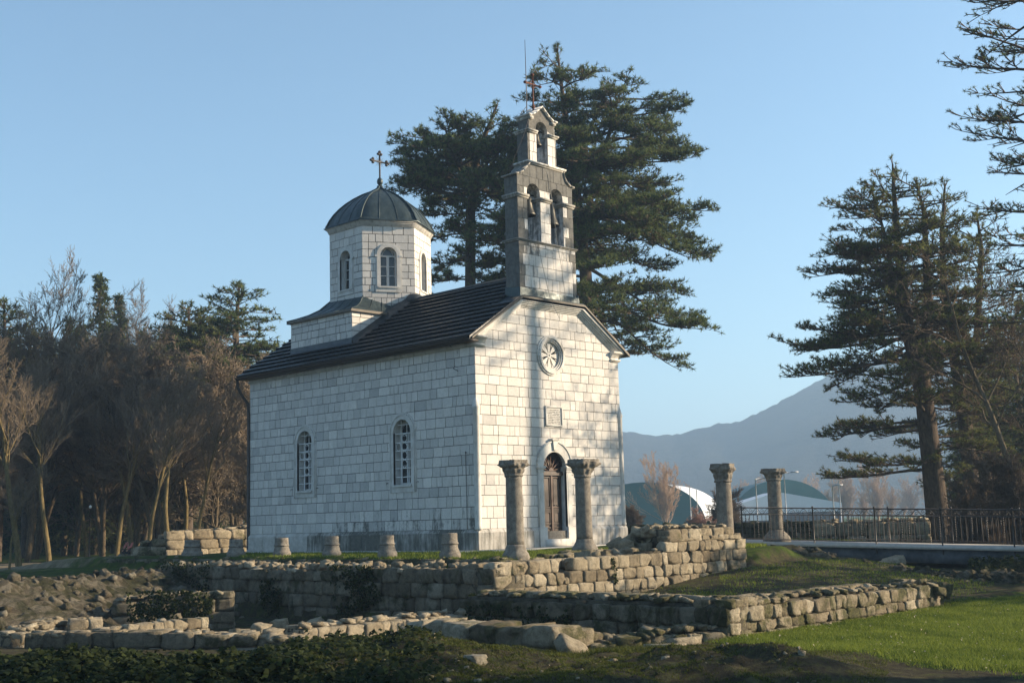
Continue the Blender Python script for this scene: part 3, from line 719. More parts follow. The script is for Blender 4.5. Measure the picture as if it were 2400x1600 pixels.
# ---- windows
def sash_window(fr, name='window'):
    mb = MB(); surround(mb, fr, 0, .29, .42, 9.0, 10.22, -.02, .05, 0, .7, -.1); surround(mb, fr, 0, .42, .46, 8.92, 10.22, -.02, .025, 0, .6, 0)
    extrude(mb, fr, [(-.46,8.90),(.46,8.90),(.46,9.06),(-.46,9.06)], -.02, .045, 0, .6, .05); extrude(mb, fr, [(-.38,9.045),(.38,9.045),(.38,9.10),(-.38,9.10)], -.25, .075, 0, .6, 0)
    for s_ in (-1, 1): extrude(mb, fr, [(s_*.43-.06,10.16),(s_*.43+.06,10.16),(s_*.43+.06,10.22),(s_*.43-.06,10.22)], 0, .06, 0, .6)
    tunnel(mb, fr, 0, .29, 9.06, 10.22, -.24, .05, 0, .6)
    o = part(mb, name, TRIM)
    mb = MB()
    surround(mb, fr, 0, .25, .29, 9.10, 10.22, -.24, -.17, 0)
    for P in ([(-.29,9.10),(.29,9.10),(.29,9.16),(-.29,9.16)], [(-.29,10.19),(.29,10.19),(.29,10.25),(-.29,10.25)], [(-.045,9.16),(.045,9.16),(.045,10.19),(-.045,10.19)]): extrude(mb, fr, P, -.24, -.165, 0)
    for v in (9.50, 9.84): extrude(mb, fr, [(-.25,v),(.25,v),(.25,v+.025),(-.25,v+.025)], -.24, -.18, 0)
    for q in ring_strip(.06, 10.24, .245, .27, pi*.45, pi, 6)+ring_strip(-.06, 10.24, .245, .27, 0, pi*.55, 6): extrude(mb, fr, q, -.24, -.19, 0)
    part(mb, 'frame', SASH, o)
    mb = MB(); mb.poly([fr.p(u, v, -.23) for u, v in arch(0, .29, 9.08, 10.22)]); part(mb, 'pane', GLASS, o)
for k in (2, 3, 4, 5):
    an = RAD(60*k); fr = Frame((DC[0]+AP*cos(an), DC[1]+AP*sin(an), 0), (-sin(an), cos(an), 0), (cos(an), sin(an), 0)); sash_window(fr)
for k in (0, 1):
    an = RAD(60*k); fr = Frame((DC[0]+AP*cos(an), DC[1]+AP*sin(an), 0), (-sin(an), cos(an), 0), (cos(an), sin(an), 0)); sash_window(fr)
def circ(mb, fr, cu, cv, r, rad, d, n=18):
    mb.path([fr.p(cu+r*cos(2*pi*t/n), cv+r*sin(2*pi*t/n), d) for t in range(n+1)], rad, 4)
for c in wins:
    fr = Frame((0, c, 0), (0,1,0), (-1,0,0)); mb = MB()
    surround(mb, fr, 0, .41, .54, 1.95, 3.64, -.02, .055, 0, .72, -.3); surround(mb, fr, 0, .54, .585, 1.80, 3.64, -.02, .075, 0, .6, -.3); surround(mb, fr, 0, .585, .63, 1.80, 3.64, -.02, .035, 0, .6, -.2)
    extrude(mb, fr, [(-.54,1.80),(.54,1.80),(.54,2.0),(-.54,2.0)], -.02, .05, 0, .7, -.25); extrude(mb, fr, [(-.44,1.965),(.44,1.965),(.44,2.03),(-.44,2.03)], -.3, .10, 0, .7, -.25)
    tunnel(mb, fr, 0, .41, 2.0, 3.64, -.30, .055, 0, .65, grime=-.2)
    o = part(mb, 'window', TRIM, label='tall arched window with white grille, '+('nearer the left end of the side wall' if c > 5 else 'nearer the facade corner'))
    mb = MB()
    surround(mb, fr, 0, .35, .41, 2.03, 3.64, -.30, -.22, 0)
    for P in ([(-.41,2.03),(.41,2.03),(.41,2.10),(-.41,2.10)], [(-.41,3.10),(.41,3.10),(.41,3.15),(-.41,3.15)], [(-.04,2.1),(.04,2.1),(.04,3.64),(-.04,3.64)]): extrude(mb, fr, P, -.30, -.225, 0)
    part(mb, 'frame', SASH, o)
    mb = MB(); mb.poly([fr.p(u, v, -.28) for u, v in arch(0, .41, 2.0, 3.64)]); part(mb, 'pane', GLASS, o)
    mb = MB(); dg = -.05
    for v in (2.27, 2.54, 2.81, 3.08, 3.345, 3.62): mb.path([fr.p(-.41, v, dg), fr.p(.41, v, dg)], .017, 5)
    mb.path([fr.p(-.30, 3.89, dg), fr.p(.30, 3.89, dg)], .011, 5)
    for s_ in (-.13, .13): mb.path([fr.p(s_, 2.06, dg), fr.p(s_, 4.02, dg)], .014, 5)
    for cu, cv in ((0,3.48),(0,3.21),(0,2.94),(0,2.675),(-.265,3.21),(.265,3.21)): circ(mb, fr, cu, cv, .12, .012, dg)
    for cv, sg in ((3.52,1),(2.63,-1)):
        for s_ in (-1, 1): mb.path([fr.p(s_*(.02+.045*t), cv+sg*(.05*sin(t*3)), dg) for t in np.linspace(0,1,6)], .006, 4)
    part(mb, 'grille', WHITEP, o)
# ---- rose window
mb = MB()
for r0, r1, d0, d1 in ((.585,.64,0,.05),(.52,.585,-.02,.085),(.465,.52,-.03,.045),(.42,.465,-.10,.01)):
    for q in ring_strip(3.3, 5.95, r0, r1, 0, 2*pi, 32): extrude(mb, FRONT, q, d0, d1, 0, .45, .12)
V = [FRONT.p(3.3+.42*cos(t*2*pi/32), 5.95+.42*sin(t*2*pi/32), d) for d in (-.16, 0) for t in range(32)]
mb.add(V, [(t, (t+1)%32, 32+(t+1)%32, 32+t) for t in range(32)], 0, .4, .1)
ros = part(mb, 'rose_window', TRIM)
mb = MB()
hub = ring_strip(3.3, 5.95, .032, .085, 0, 2*pi, 16)+ring_strip(3.3, 5.95, .395, .43, 0, 2*pi, 32)
for q in hub: extrude(mb, FRONT, q, -.12, -.045, 0, .5, -.1)
for k in range(8):
    def pt(r, t): return (3.3+r*cos(t), 5.95+r*sin(t))
    tm = RAD(45*k); g = RAD(22.5)     # petal centred at tm, slots at tm +- g
    P = [pt(.07, tm-.30), pt(.10, tm-.22), pt(.34, tm-.245), pt(.40, tm-.22), pt(.40, tm+.22), pt(.34, tm+.245), pt(.10, tm+.22), pt(.07, tm+.30)]
    extrude(mb, FRONT, P, -.12, -.055, 0, .5, -.15)
    T = [pt(.40, tm+g-.07), pt(.40, tm+g+.07), pt(.27, tm+g)]
    extrude(mb, FRONT, T, -.12, -.055, 0, .5, -.15)
part(mb, 'tracery', TRIM, ros)
mb = MB(); mb.poly([FRONT.p(3.3+.44*cos(t*2*pi/32), 5.95+.44*sin(t*2*pi/32), -.13) for t in range(32)]); part(mb, 'pane', GLASS, ros)
# ---- plaque
mb = MB(); extrude(mb, FRONT, [(2.95,3.72),(3.73,3.72),(3.73,4.345),(2.95,4.345)], 0, .03, 0, .6, -.1)
for P in ([(2.95,3.72),(3.73,3.72),(3.73,3.765),(2.95,3.765)], [(2.95,4.30),(3.73,4.30),(3.73,4.345),(2.95,4.345)], [(2.95,3.765),(2.995,3.765),(2.995,4.30),(2.95,4.30)], [(3.685,3.765),(3.73,3.765),(3.73,4.30),(3.685,4.30)]): extrude(mb, FRONT, P, 0.02, .065, 0, .6, .1)
pq = part(mb, 'plaque', TRIM)
mb = MB()
for li in range(9):
    v = 4.235-li*.052; u = 3.04+rng.uniform(0,.05)
    while u < 3.62:
        w = rng.uniform(.014,.026)
        k = rng.randint(0, 3)
        extrude(mb, FRONT, [(u,v-.026),(u+.007,v-.026),(u+.007,v),(u,v)], .028, .0325, 0)
        if k != 1: extrude(mb, FRONT, [(u+w-.006,v-.026),(u+w,v-.026),(u+w,v),(u+w-.006,v)], .028, .0325, 0)
        if k: extrude(mb, FRONT, [(u+.007,v-.006*k*1.5),(u+w-.006,v-.006*k*1.5),(u+w-.006,v),(u+.007,v)], .028, .0322, 0)
        u += w+rng.choice([.008,.008,.01,.03])
part(mb, 'inscription', INK, pq)
# ---- portal
mb = MB(); dc = 3.28
surround(mb, FRONT, dc, .52, .75, .62, 2.40, -.02, .07, 0, .6, -.08); 
MB_o = mb
for q in ring_strip(dc, 2.47, .75, .80, 0, pi, 20): extrude(mb, FRONT, q, -.02, .10, 0, .6, .05)
for q in ring_strip(dc, 2.47, .52, .75, 0, pi, 20): extrude(mb, FRONT, q, -.02, .073, 0, .6, -.1)
for s_ in (-1, 1):
    c = dc+s_*.645
    extrude(mb, FRONT, [(c-.165,0),(c+.165,0),(c+.165,.62),(c-.165,.62)], -.02, .13, 0, .55, .0)
    extrude(mb, FRONT, [(c-.15,2.30),(c+.15,2.30),(c+.15,2.33),(c-.15,2.33)], -.02, .10, 0, .55, .1)
    extrude(mb, FRONT, [(c-.15,2.38),(c+.15,2.38),(c+.15,2.42),(c-.15,2.42)], -.02, .11, 0, .55, .1); extrude(mb, FRONT, [(c-.17,2.42),(c+.17,2.42),(c+.17,2.47),(c-.17,2.47)], -.02, .135, 0, .55, .1)
    extrude(mb, FRONT, [(c-.07,.7),(c+.07,.7),(c+.07,2.24),(c-.07,2.24)], .05, .078, 0, .75, -.1)
extrude(mb, FRONT, [(dc-.07,2.97),(dc+.07,2.97),(dc+.11,3.27),(dc-.11,3.27)], 0, .13, 0, .6); extrude(mb, FRONT, [(dc-.17,3.27),(dc+.17,3.27),(dc+.17,3.33),(dc-.17,3.33)], 0, .16, 0, .6, .15)
tunnel(mb, FRONT, dc, .52, .26, 2.47, -.20, .07, 0, .6)
portal = part(mb, 'portal', TRIM)
mb = MB(); mb.box((2.70,-.16,0), (3.86,.32,.255)); part(mb, 'doorstep', TRIM, portal)
mb = MB(); dd = -.15
mb.poly([FRONT.p(u, v, dd-.03) for u, v in arch(dc, .52, .255, 2.47)])
for s_ in (-1, 1):
    for (v0, v1) in ((.34,.62), (.70,1.10), (1.20,2.16)):
        P = lambda i, s_=s_, v0=v0, v1=v1: [(dc+s_*.045+min(0,s_)*.40+i, v0+i), (dc+s_*.045+max(0,s_)*.40-i, v0+i), (dc+s_*.045+max(0,s_)*.40-i, v1-i), (dc+s_*.045+min(0,s_)*.40+i, v1-i)]
        A, B = P(0), P(.035)
        for q in range(4): extrude(mb, FRONT, [A[q], A[(q+1)%4], B[(q+1)%4], B[q]], dd-.01, dd+.035, 1 if v0 > 1.1 and s_ > 0 else 0)
        C = P(.07); extrude(mb, FRONT, C, dd-.01, dd+.02, 0)
    extrude(mb, FRONT, [(dc+s_*.26-.23,.255),(dc+s_*.26+.23,.255),(dc+s_*.26+.23,2.2),(dc+s_*.26-.23,2.2)], dd-.02, dd, 0)
    extrude(mb, FRONT, [(dc+s_*.26-.20,1.13),(dc+s_*.26+.20,1.13),(dc+s_*.26+.20,1.165),(dc+s_*.26-.20,1.165)], dd, dd+.04, 0)
extrude(mb, FRONT, [(dc-.035,.255),(dc+.035,.255),(dc+.035,2.2),(dc-.035,2.2)], dd-.02, dd+.06, 1)
door = part(mb, 'door', [WOOD, WOODL], portal)
mb = MB(); extrude(mb, FRONT, [(dc-.52,2.20),(dc+.52,2.20),(dc+.52,2.27),(dc-.52,2.27)], dd-.02, dd+.09, 0); extrude(mb, FRONT, [(dc-.52,2.27),(dc+.52,2.27),(dc+.52,2.33),(dc-.52,2.33)], dd-.02, dd+.06, 0)
for k in range(7):
    t = RAD(12+26*k); a_, b_ = .09, .46
    mb.add([FRONT.p(dc+r*cos(t)+w*sin(t), 2.34+r*sin(t)-w*cos(t), d) for r, w in ((a_,-.013),(b_,-.024),(b_,.024),(a_,.013)) for d in (dd, dd+.045)], [(0,2,4,6),(1,3,5,7),(0,1,3,2),(2,3,5,4),(4,5,7,6),(6,7,1,0)], 1)
mb.lathe([(0,0),(.11,0),(.09,.06),(0,.08)], (0,0,0), 14, 1) if False else None
for q in ring_strip(dc, 2.34, .0001, .10, 0, pi, 10)+ring_strip(dc, 2.47, .47, .52, 0, pi, 16): extrude(mb, FRONT, q, dd, dd+.06, 1 if q[0][1] < 2.45 else 0)
part(mb, 'fanlight', [WOOD, WOODL], portal)
mb = MB(); mb.lathe([(0,0),(.03,.005),(.03,.02),(.012,.03),(.018,.06),(0,.07)], (0,0,0), 10); mb.V[0] = np.stack([mb.V[0][:,0]+dc+.08, -dd-mb.V[0][:,2]*1-.02, mb.V[0][:,1]+1.28], 1)
mb.path([(dc+.08,-dd-.06,1.28),(dc+.19,-dd-.07,1.285)], .010, 5); part(mb, 'handle', IRON, portal)

# ---- bell gable
TF = Frame((0,0,0),(1,0,0),(0,-1,0)); TD = .58
def solid_wall(mb, outline, holes, y0, y1, rows, wmin, wmax, grime, gl=.5, tone_side=.3, th=.012):
    """free-standing pierced wall: masonry on front, back and both flanks"""
    f0 = Frame((0,y0,0),(1,0,0),(0,-1,0)); f1 = Frame((0,y1,0),(1,0,0),(0,1,0))
    masonry(mb, f0, outline, holes, rows, wmin, wmax, rng, gap=.016, th=th, grime=grime)
    masonry(mb, f1, outline, holes, rows, wmin, wmax, rng, gap=.016, th=th, grime=grime)
    k = len(outline)
    for i in range(k):
        a_, b_ = outline[i], outline[(i+1)%k]
        if abs(a_[1]-b_[1]) < 1e-6 and a_[1] < b_[1]+1 and b_[0] > a_[0]: continue
        if abs(a_[0]-b_[0]) < .12:
            left = a_[0] < 3.3; x = (a_[0]+b_[0])/2
            fr = Frame((x,0,0),(0,1,0),(-1 if left else 1,0,0)); zz = sorted((a_[1], b_[1]))
            rr = [zz[0]]+[r for r in rows if zz[0]+.02 < r < zz[1]-.02]+[zz[1]]
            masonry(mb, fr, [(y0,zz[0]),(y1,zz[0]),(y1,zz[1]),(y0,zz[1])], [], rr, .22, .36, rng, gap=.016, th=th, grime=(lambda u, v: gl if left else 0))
        else:
            mb.add([(a_[0],y0,a_[1]),(b_[0],y0,b_[1]),(b_[0],y1,b_[1]),(a_[0],y1,a_[1])], [(0,1,2,3)], 0, .4, gl*.6)
    for h in holes:
        P = h; n_ = len(P)
        mb.add([(u,y0-.005,v) for u, v in P]+[(u,y1+.005,v) for u, v in P], [(i,(i+1)%n_,n_+(i+1)%n_,n_+i) for i in range(n_)], 0, .35, .62)
mb = MB()
def ed(u, lo, hi): return .5 if u < lo+.22 or u > hi-.16 else .0
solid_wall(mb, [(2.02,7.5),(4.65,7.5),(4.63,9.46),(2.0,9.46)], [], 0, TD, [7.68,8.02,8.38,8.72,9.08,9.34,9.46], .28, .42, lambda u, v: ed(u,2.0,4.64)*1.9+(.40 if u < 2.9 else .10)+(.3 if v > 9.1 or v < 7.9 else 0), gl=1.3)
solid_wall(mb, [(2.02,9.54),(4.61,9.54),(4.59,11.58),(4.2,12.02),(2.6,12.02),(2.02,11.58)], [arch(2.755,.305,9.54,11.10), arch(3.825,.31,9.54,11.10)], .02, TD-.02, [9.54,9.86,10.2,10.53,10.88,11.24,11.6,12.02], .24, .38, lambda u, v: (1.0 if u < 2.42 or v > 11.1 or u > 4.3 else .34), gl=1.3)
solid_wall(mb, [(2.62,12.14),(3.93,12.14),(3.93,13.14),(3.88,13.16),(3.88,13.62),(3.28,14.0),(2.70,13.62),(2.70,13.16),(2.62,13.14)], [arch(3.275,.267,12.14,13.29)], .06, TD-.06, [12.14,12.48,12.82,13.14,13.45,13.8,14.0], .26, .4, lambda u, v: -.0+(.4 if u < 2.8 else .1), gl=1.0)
tower = part(mb, 'bell_gable', [ASH, MORT])
LG = []
def slab(x0, x1, z0, z1, pr, gr=.9, y0=0, y1=TD, new=False):
    if new or not LG: LG.append(MB())
    gr = .55+gr; mb = LG[-1]; mb.box((x0,y0-pr,z0), (x1,y1+pr,z1), 0, .5, gr)
slab(1.95,4.70,9.46,9.50,.03,.3,new=True); slab(1.92,4.73,9.50,9.535,.06,.5)
for a_, b_ in ((1.96,2.50), (3.02,3.56), (4.09,4.66)):
    slab(a_,b_,10.87,10.93,.02,.3,new=True); slab(a_-.02,b_+.02,10.93,11.0,.05,.25)
slab(2.52,4.26,12.02,12.08,.02,.3,new=True); slab(2.48,4.30,12.08,12.14,.05,-.2)
slab(2.57,3.03,13.10,13.15,.0,.05,new=True); slab(2.54,3.03,13.15,13.20,.03,0); slab(3.53,3.98,13.10,13.15,.0,0,new=True); slab(3.53,4.02,13.15,13.20,.03,0)
slab(2.66,2.86,13.56,13.66,.0,0,new=True); slab(3.72,3.92,13.56,13.66,0,0,new=True)
# shoulders and top coping
def coping(pts, t=.05, pr=.04, gr=.9):
    mb = MB()
    for (x0,z0),(x1,z1) in zip(pts[:-1], pts[1:]):
        mb.add([(x0,-pr,z0),(x1,-pr,z1),(x1,-pr,z1+t),(x0,-pr,z0+t),(x0,TD+pr,z0),(x1,TD+pr,z1),(x1,TD+pr,z1+t),(x0,TD+pr,z0+t)], [(0,1,2,3),(7,6,5,4),(3,2,6,7),(0,4,5,1),(0,3,7,4),(1,5,6,2)], 0, .5, gr)
    part(mb, 'coping', TRIM, tower)
coping([(1.92,11.58),(2.08,11.60),(2.30,11.72),(2.48,11.90),(2.60,12.03)]); coping([(4.70,11.58),(4.52,11.60),(4.30,11.72),(4.22,11.9),(4.2,12.03)])
coping([(2.60,13.66),(2.78,13.67),(2.95,13.76),(3.12,13.90),(3.28,14.04),(3.44,13.90),(3.61,13.76),(3.80,13.66),(3.98,13.65)], .045, .03, -.15)
for mb in LG: part(mb, 'ledge', TRIM, tower)
mb = MB(); mb.add([(1.97,-.06,7.5),(4.72,-.06,7.5),(4.72,-.04,7.92),(1.97,-.04,7.98)], [(0,1,2,3)]); mb.add([(1.96,-.05,7.5),(1.96,TD+.04,7.6),(1.98,TD+.04,8.05),(1.98,-.05,7.98)], [(3,2,1,0)])
mb.box((1.9,-.26,7.668),(4.7,-.05,7.69)); mb.add([(1.5,0,7.42),(1.96,0,7.6),(1.96,TD+.2,7.75),(1.5,TD+.2,7.50)], [(0,1,2,3)])
mb.box((4.63,-.04,7.5),(4.70,TD+.04,8.0)); mb.box((2.0,TD,7.6),(4.66,TD+.05,8.1))
part(mb, 'tower_flashing', DOME, tower)
def bell(cx, zt, zb, r, nm):
    mb = MB(); h = zt-zb
    mb.lathe([(.0,zt),(r*.35,zt-.01),(r*.5,zt-.08*h),(r*.56,zt-.4*h),(r*.66,zt-.65*h),(r*.86,zt-.88*h),(r,zb),(r*.95,zb-.01),(r*.8,zb+.1*h),(r*.5,zb+.4*h)], (cx,TD/2,0), 20)
    mb.path([(cx,TD/2,zt),(cx,TD/2,zt+.12)], .03, 6); mb.path([(cx-.36,TD/2,zt+.10),(cx+.36,TD/2,zt+.10)], .03, 6)
    mb.path([(cx,TD/2,zb+.2*h),(cx+.01,TD/2,zb-.07)], [.012,.03], 6)
    return part(mb, 'bell', BRONZE, smooth=False, label=nm)
bell(3.25, 13.22, 12.80, .20, 'small bell in the topmost arch'); bell(2.77, 11.02, 10.42, .27, 'dark bell in the left arch of the lower pair'); bell(3.83, 10.98, 10.24, .29, 'largest bell, in the right arch of the lower pair')
mb = MB(); mb.path([(3.17,TD/2,13.95),(3.17,TD/2,15.17)], .030, 6); mb.path([(2.84,TD/2,14.86),(3.50,TD/2,14.86)], .028, 6)
for px_, pz_ in ((2.82,14.86),(3.52,14.86),(3.17,15.19)): mb.lathe([(0,-.06),(.05,-.03),(.06,0),(.05,.03),(0,.06)], (px_,TD/2,pz_), 8)
mb.lathe([(.05,14.05),(.06,14.1),(.03,14.2)], (3.17,TD/2,0), 8)
for s_ in (-1, 1): mb.path([(3.17+s_*.16,TD/2,14.86),(3.17,TD/2,14.70)], .014, 4); mb.path([(3.17+s_*.16,TD/2,14.86),(3.17,TD/2,15.02)], .014, 4)
part(mb, 'tower_cross', RUST)
mb = MB(); mb.path([(2.86,TD/2,13.7),(2.87,TD/2,14.9),(2.865,TD/2,16.3)], [.018,.016,.007], 5); mb.path([(2.86,TD/2,13.9),(3.05,TD/2,14.0)], .012, 4); mb.path([(2.55,TD/2,13.72),(2.86,TD/2,14.05)], .010, 4)
part(mb, 'lightning_rod', IRON)
for nm, pts in (('left rope', [(2.85,-.03,9.5),(2.9,-.12,8.9),(3.2,-.15,7.75),(3.45,-.3,7.1)]), ('middle rope', [(3.35,.02,12.1),(3.50,-.02,11.6),(3.62,-.04,10.6),(3.75,-.05,9.5),(3.80,-.12,9.0),(3.95,-.16,7.7)]), ('right rope', [(4.2,-.02,10.3),(4.28,-.05,9.52),(4.36,-.12,8.6),(4.42,-.15,7.8)])):
    mb = MB(); mb.path(pts, .010, 4); part(mb, 'bell_rope', ROPE)
mb = MB(); mb.path([(2.6,-.02,13.5),(2.40,-.02,13.0),(2.22,.3,12.2),(2.1,.4,11.6)], .009, 4); part(mb, 'lightning_cable', IRON)
# small iron hooks, rod and cable on the walls
mb = MB(); mb.path([(-.05,.42,.62),(-.05,.42,1.2),(-.05,.425,2.86)], .012, 4); mb.lathe([(0,2.82),(.03,2.85),(0,2.9)], (-.05,.42,0), 6); part(mb, 'earthing_rod', IRON)
for yy_, zz_ in ((.95,6.05),(.7,5.3)):
    mb = MB(); mb.path([(-.03,yy_,zz_),(-.22,yy_+.0,zz_+.06)], .010, 4); mb.path([(-.22,yy_,zz_+.06),(-.26,yy_-.12,zz_+.12)], .010, 4); part(mb, 'wall_hook', IRON)
for c in wins:
    for s_ in (-.72, .72): mb = MB(); mb.path([(-.02,c+s_,2.1),(-.10,c+s_,2.1),(-.10,c+s_,2.02)], .012, 4); part(mb, 'shutter_hook', IRON)

# ------------------------------------------------------------------ STONES AND RUINED WALLS
def cube_tpl(n):
    key = {}; V = []; F = []
    def vi(p):
        k = tuple(np.round(p, 5))
        if k not in key: key[k] = len(V); V.append(p)
        return key[k]
    for ax in range(3):
        for sg in (-1, 1):
            a, b = [(1,2),(2,0),(0,1)][ax]
            for i in range(n):
                for j in range(n):
                    q = []
                    for di, dj in ((0,0),(1,0),(1,1),(0,1)):
                        p = [0,0,0]; p[ax] = sg; p[a] = -1+2*(i+di)/n; p[b] = -1+2*(j+dj)/n; q.append(vi(p))
                    F.append(q if sg > 0 else q[::-1])
    return np.array(V, float), np.array(F)
TPL = {n: cube_tpl(n) for n in (2, 3, 4, 5)}
RS = np.random.RandomState(3)
def stone(mb, c, half, ex, n=4, rough=.10, tone=None, grime=0, p=7, mi=0):
    """ex = (unit x, unit y, unit z) axes of the block"""
    V, F = TPL[n]
    p = p*3.2; q = V/((np.abs(V)**p).sum(1)**(1/p))[:,None]
    w = RS.normal(0, 1, (4,3)); ph = RS.uniform(0, 6.3, 4)
    d = sum(np.sin(V@w[i]*1.7+ph[i]) for i in range(4))/4
    q = q*(1+rough*d[:,None]*.55)+RS.normal(0, rough*.36, V.shape)
    q = q*(1+RS.uniform(-.07, .07, 3)*q[:, [1,2,0]])
    if rough > .05:      # knock off corners along random break planes
        for _ in range(4):
            w_ = RS.normal(0, 1, 3); w_ /= np.linalg.norm(w_); c_ = RS.uniform(.98, 1.4); dd_ = q@w_-c_; q = q-np.outer(np.maximum(dd_, 0), w_)
    P = (q*np.array(half))@np.array(ex)+np.array(c)
    mb.add(P, F, mi, np.clip(RS.normal(.5, .22), 0, 1) if tone is None else tone, grime)
def axes(u, tilt=.03):
    u = np.array([u[0], u[1], 0.]); u /= np.linalg.norm(u); v = np.array([-u[1], u[0], 0.]); a = RS.normal(0, tilt, 3)
    ux = u+v*a[0]+np.array([0,0,a[1]]); ux /= np.linalg.norm(ux); uz = np.array([0,0,1.])+v*a[2]; uz -= ux*np.dot(uz, ux); uz /= np.linalg.norm(uz)
    return (ux, np.cross(uz, ux), uz)
def interp(prof, t):
    xs = [p[0] for p in prof]; ys = [p[1] for p in prof]; return float(np.interp(t, xs, ys))
def ruin_wall(mb, p0, p1, back, thick, top, bot, ch=.25, ln=(.28,.55), n=4, rough=.10, rub=.6, grime=0, depth=.26, p=7, steps=False, jag=.03, tone0=None, mi=0, mib=0):
    """courses of rough blocks: front face on the line p0-p1, body on the side `back` (unit vector); top/bot profiles along the length"""
    p0 = np.array(p0, float); p1 = np.array(p1, float); L = np.linalg.norm(p1-p0); u = (p1-p0)/L; bk = np.array(back, float)
    topf = (lambda t: interp(top, t)) if not steps else (lambda t: [z for (a_, z) in top if a_ <= t+1e-6][-1])
    tmin = min(z for _, z in top); zb = min(z for _, z in bot)
    # core
    K = max(2, int(L/.5))
    for i in range(K):
        a_, b_ = i*L/K, (i+1)*L/K; z1 = min(topf(a_+.02), topf(b_-.02), topf((a_+b_)/2))-.05; z0 = zb-.2
        A = p0+u*a_+bk*.07; B = p0+u*b_+bk*.07
        Cc = p0+u*b_+bk*(thick-.07); Dd = p0+u*a_+bk*(thick-.07)
        mb.add([(*A,z0),(*B,z0),(*Cc,z0),(*Dd,z0),(*A,z1),(*B,z1),(*Cc,z1),(*Dd,z1)], [(0,3,2,1),(4,5,6,7),(0,1,5,4),(1,2,6,5),(2,3,7,6),(3,0,4,7)], 1, .5)
    zt = max(z for _, z in top); leaves = [(depth/2, 1), (thick-depth/2, -1)]
    for off, sg in leaves:
        z = zb-.05
        row = 0
        while z < zt-.04:
            h = ch*RS.uniform(.85, 1.15); t = -RS.uniform(0, .12)*0
            while t < L-.03:
                w = RS.uniform(*ln)*(1 if RS.rand() < .8 else .6)
                if L-(t+w) < ln[0]*.5: w = L-t
                tm = t+w/2; tz = topf(min(max(tm, 0), L))
                if z+h*.45 < tz:
                    hh = h if z+h < tz+.06 else max(.08, tz-z+RS.uniform(-jag, jag))
                    dj = RS.uniform(-.03, .02)
                    c2 = p0+u*tm+bk*(off+dj)
                    if interp(bot, tm) < z+hh:
                        stone(mb, (*c2, z+hh/2), (w/2*1.01, depth/2*1.08, hh/2*1.02), axes(u), n, rough, p=p, mi=mi if sg > 0 else mib, grime=grime+RS.uniform(-.15,.15), tone=None if tone0 is None else np.clip(tone0+RS.normal(0,.16),0,1))
                t += w
            z += h; row += 1
    # rubble on the broken top
    k = int(L*thick*rub*22)
    for _ in range(k):
        t = RS.uniform(.05, L-.05); o = RS.uniform(.06, thick-.06); s_ = RS.uniform(.03, .085); c2 = p0+u*t+bk*o
        stone(mb, (*c2, topf(t)-.02+s_*.15), (s_*RS.uniform(.9,2.0), s_*RS.uniform(.8,1.4), s_*.45), axes((RS.normal(), RS.normal()), .2), 2, .16, grime=grime)
def wall_obj(mb, label, cat='ruined wall', mats=None, group=None):
    return mb.build('ruined_wall', mats or [RUB, EARTH, RUBD], label=label, cat=cat, group=group)
# W1: lower wall with the lit flank on the lawn
mb = MB()
ruin_wall(mb, (X1, Y1), (X1, -10.2), (1,0), .55, [(0,-.43),(5.5,-.43)], [(0,-1.1),(5.5,-1.3)], .26, (.34,.62), 5, .09, rub=1.0, grime=.22, mi=2)
ruin_wall(mb, (X1+.02, Y1), (-3.6, Y1), (0,1), .6, [(0,-.43),(2,-.46),(4,-.47),(5.6,-.50),(6.2,-.46),(6.6,-.62)], [(0,-1.05),(6.6,-1.05)], .19, (.20,.42), 5, .12, rub=1.4, grime=.12, p=6)
for k in range(26): stone(mb, (-3.6+RS.uniform(-.25,.5), Y1+RS.uniform(.0,.7), -.95+RS.uniform(0,.35)), (RS.uniform(.09,.2),RS.uniform(.09,.18),RS.uniform(.07,.15)), axes((1,RS.normal()),.2), 4, .14, grime=.3)
wall_obj(mb, 'L-shaped low wall of rough blocks edging the sunlit lawn', mats=[RUBM, EARTH, RUBD])
# W2: tall retaining wall of the terrace, west wing
mb = MB()
ruin_wall(mb, (X2, Y2), (X2, 3.9), (1,0), .85, [(0,-.03),(.62,-.03),(.66,-.15),(5,-.16),(8.6,-.16),(8.7,-.04),(10,-.02),(10.4,-.04),(12.9,-.22)], [(0,-1.45),(13,-1.5)], .27, (.34,.60), 4, .075, rub=.7, grime=.10, p=9, mi=2, mib=2)
for k in range(230):
    t = RS.uniform(.8, 12.6); s_ = RS.uniform(.035,.095); stone(mb, (X2+.12+RS.uniform(.02,.7), Y2+t, -.14+RS.uniform(-.02,.10)), (s_*1.3, s_, s_*.75), axes((RS.normal(),RS.normal()),.3), 3, .2, grime=.0, tone=RS.uniform(.2,.85))
wall_obj(mb, 'tall shadowed retaining wall below the church terrace, of squared blocks', mats=[RUB, EARTH, RUBD])
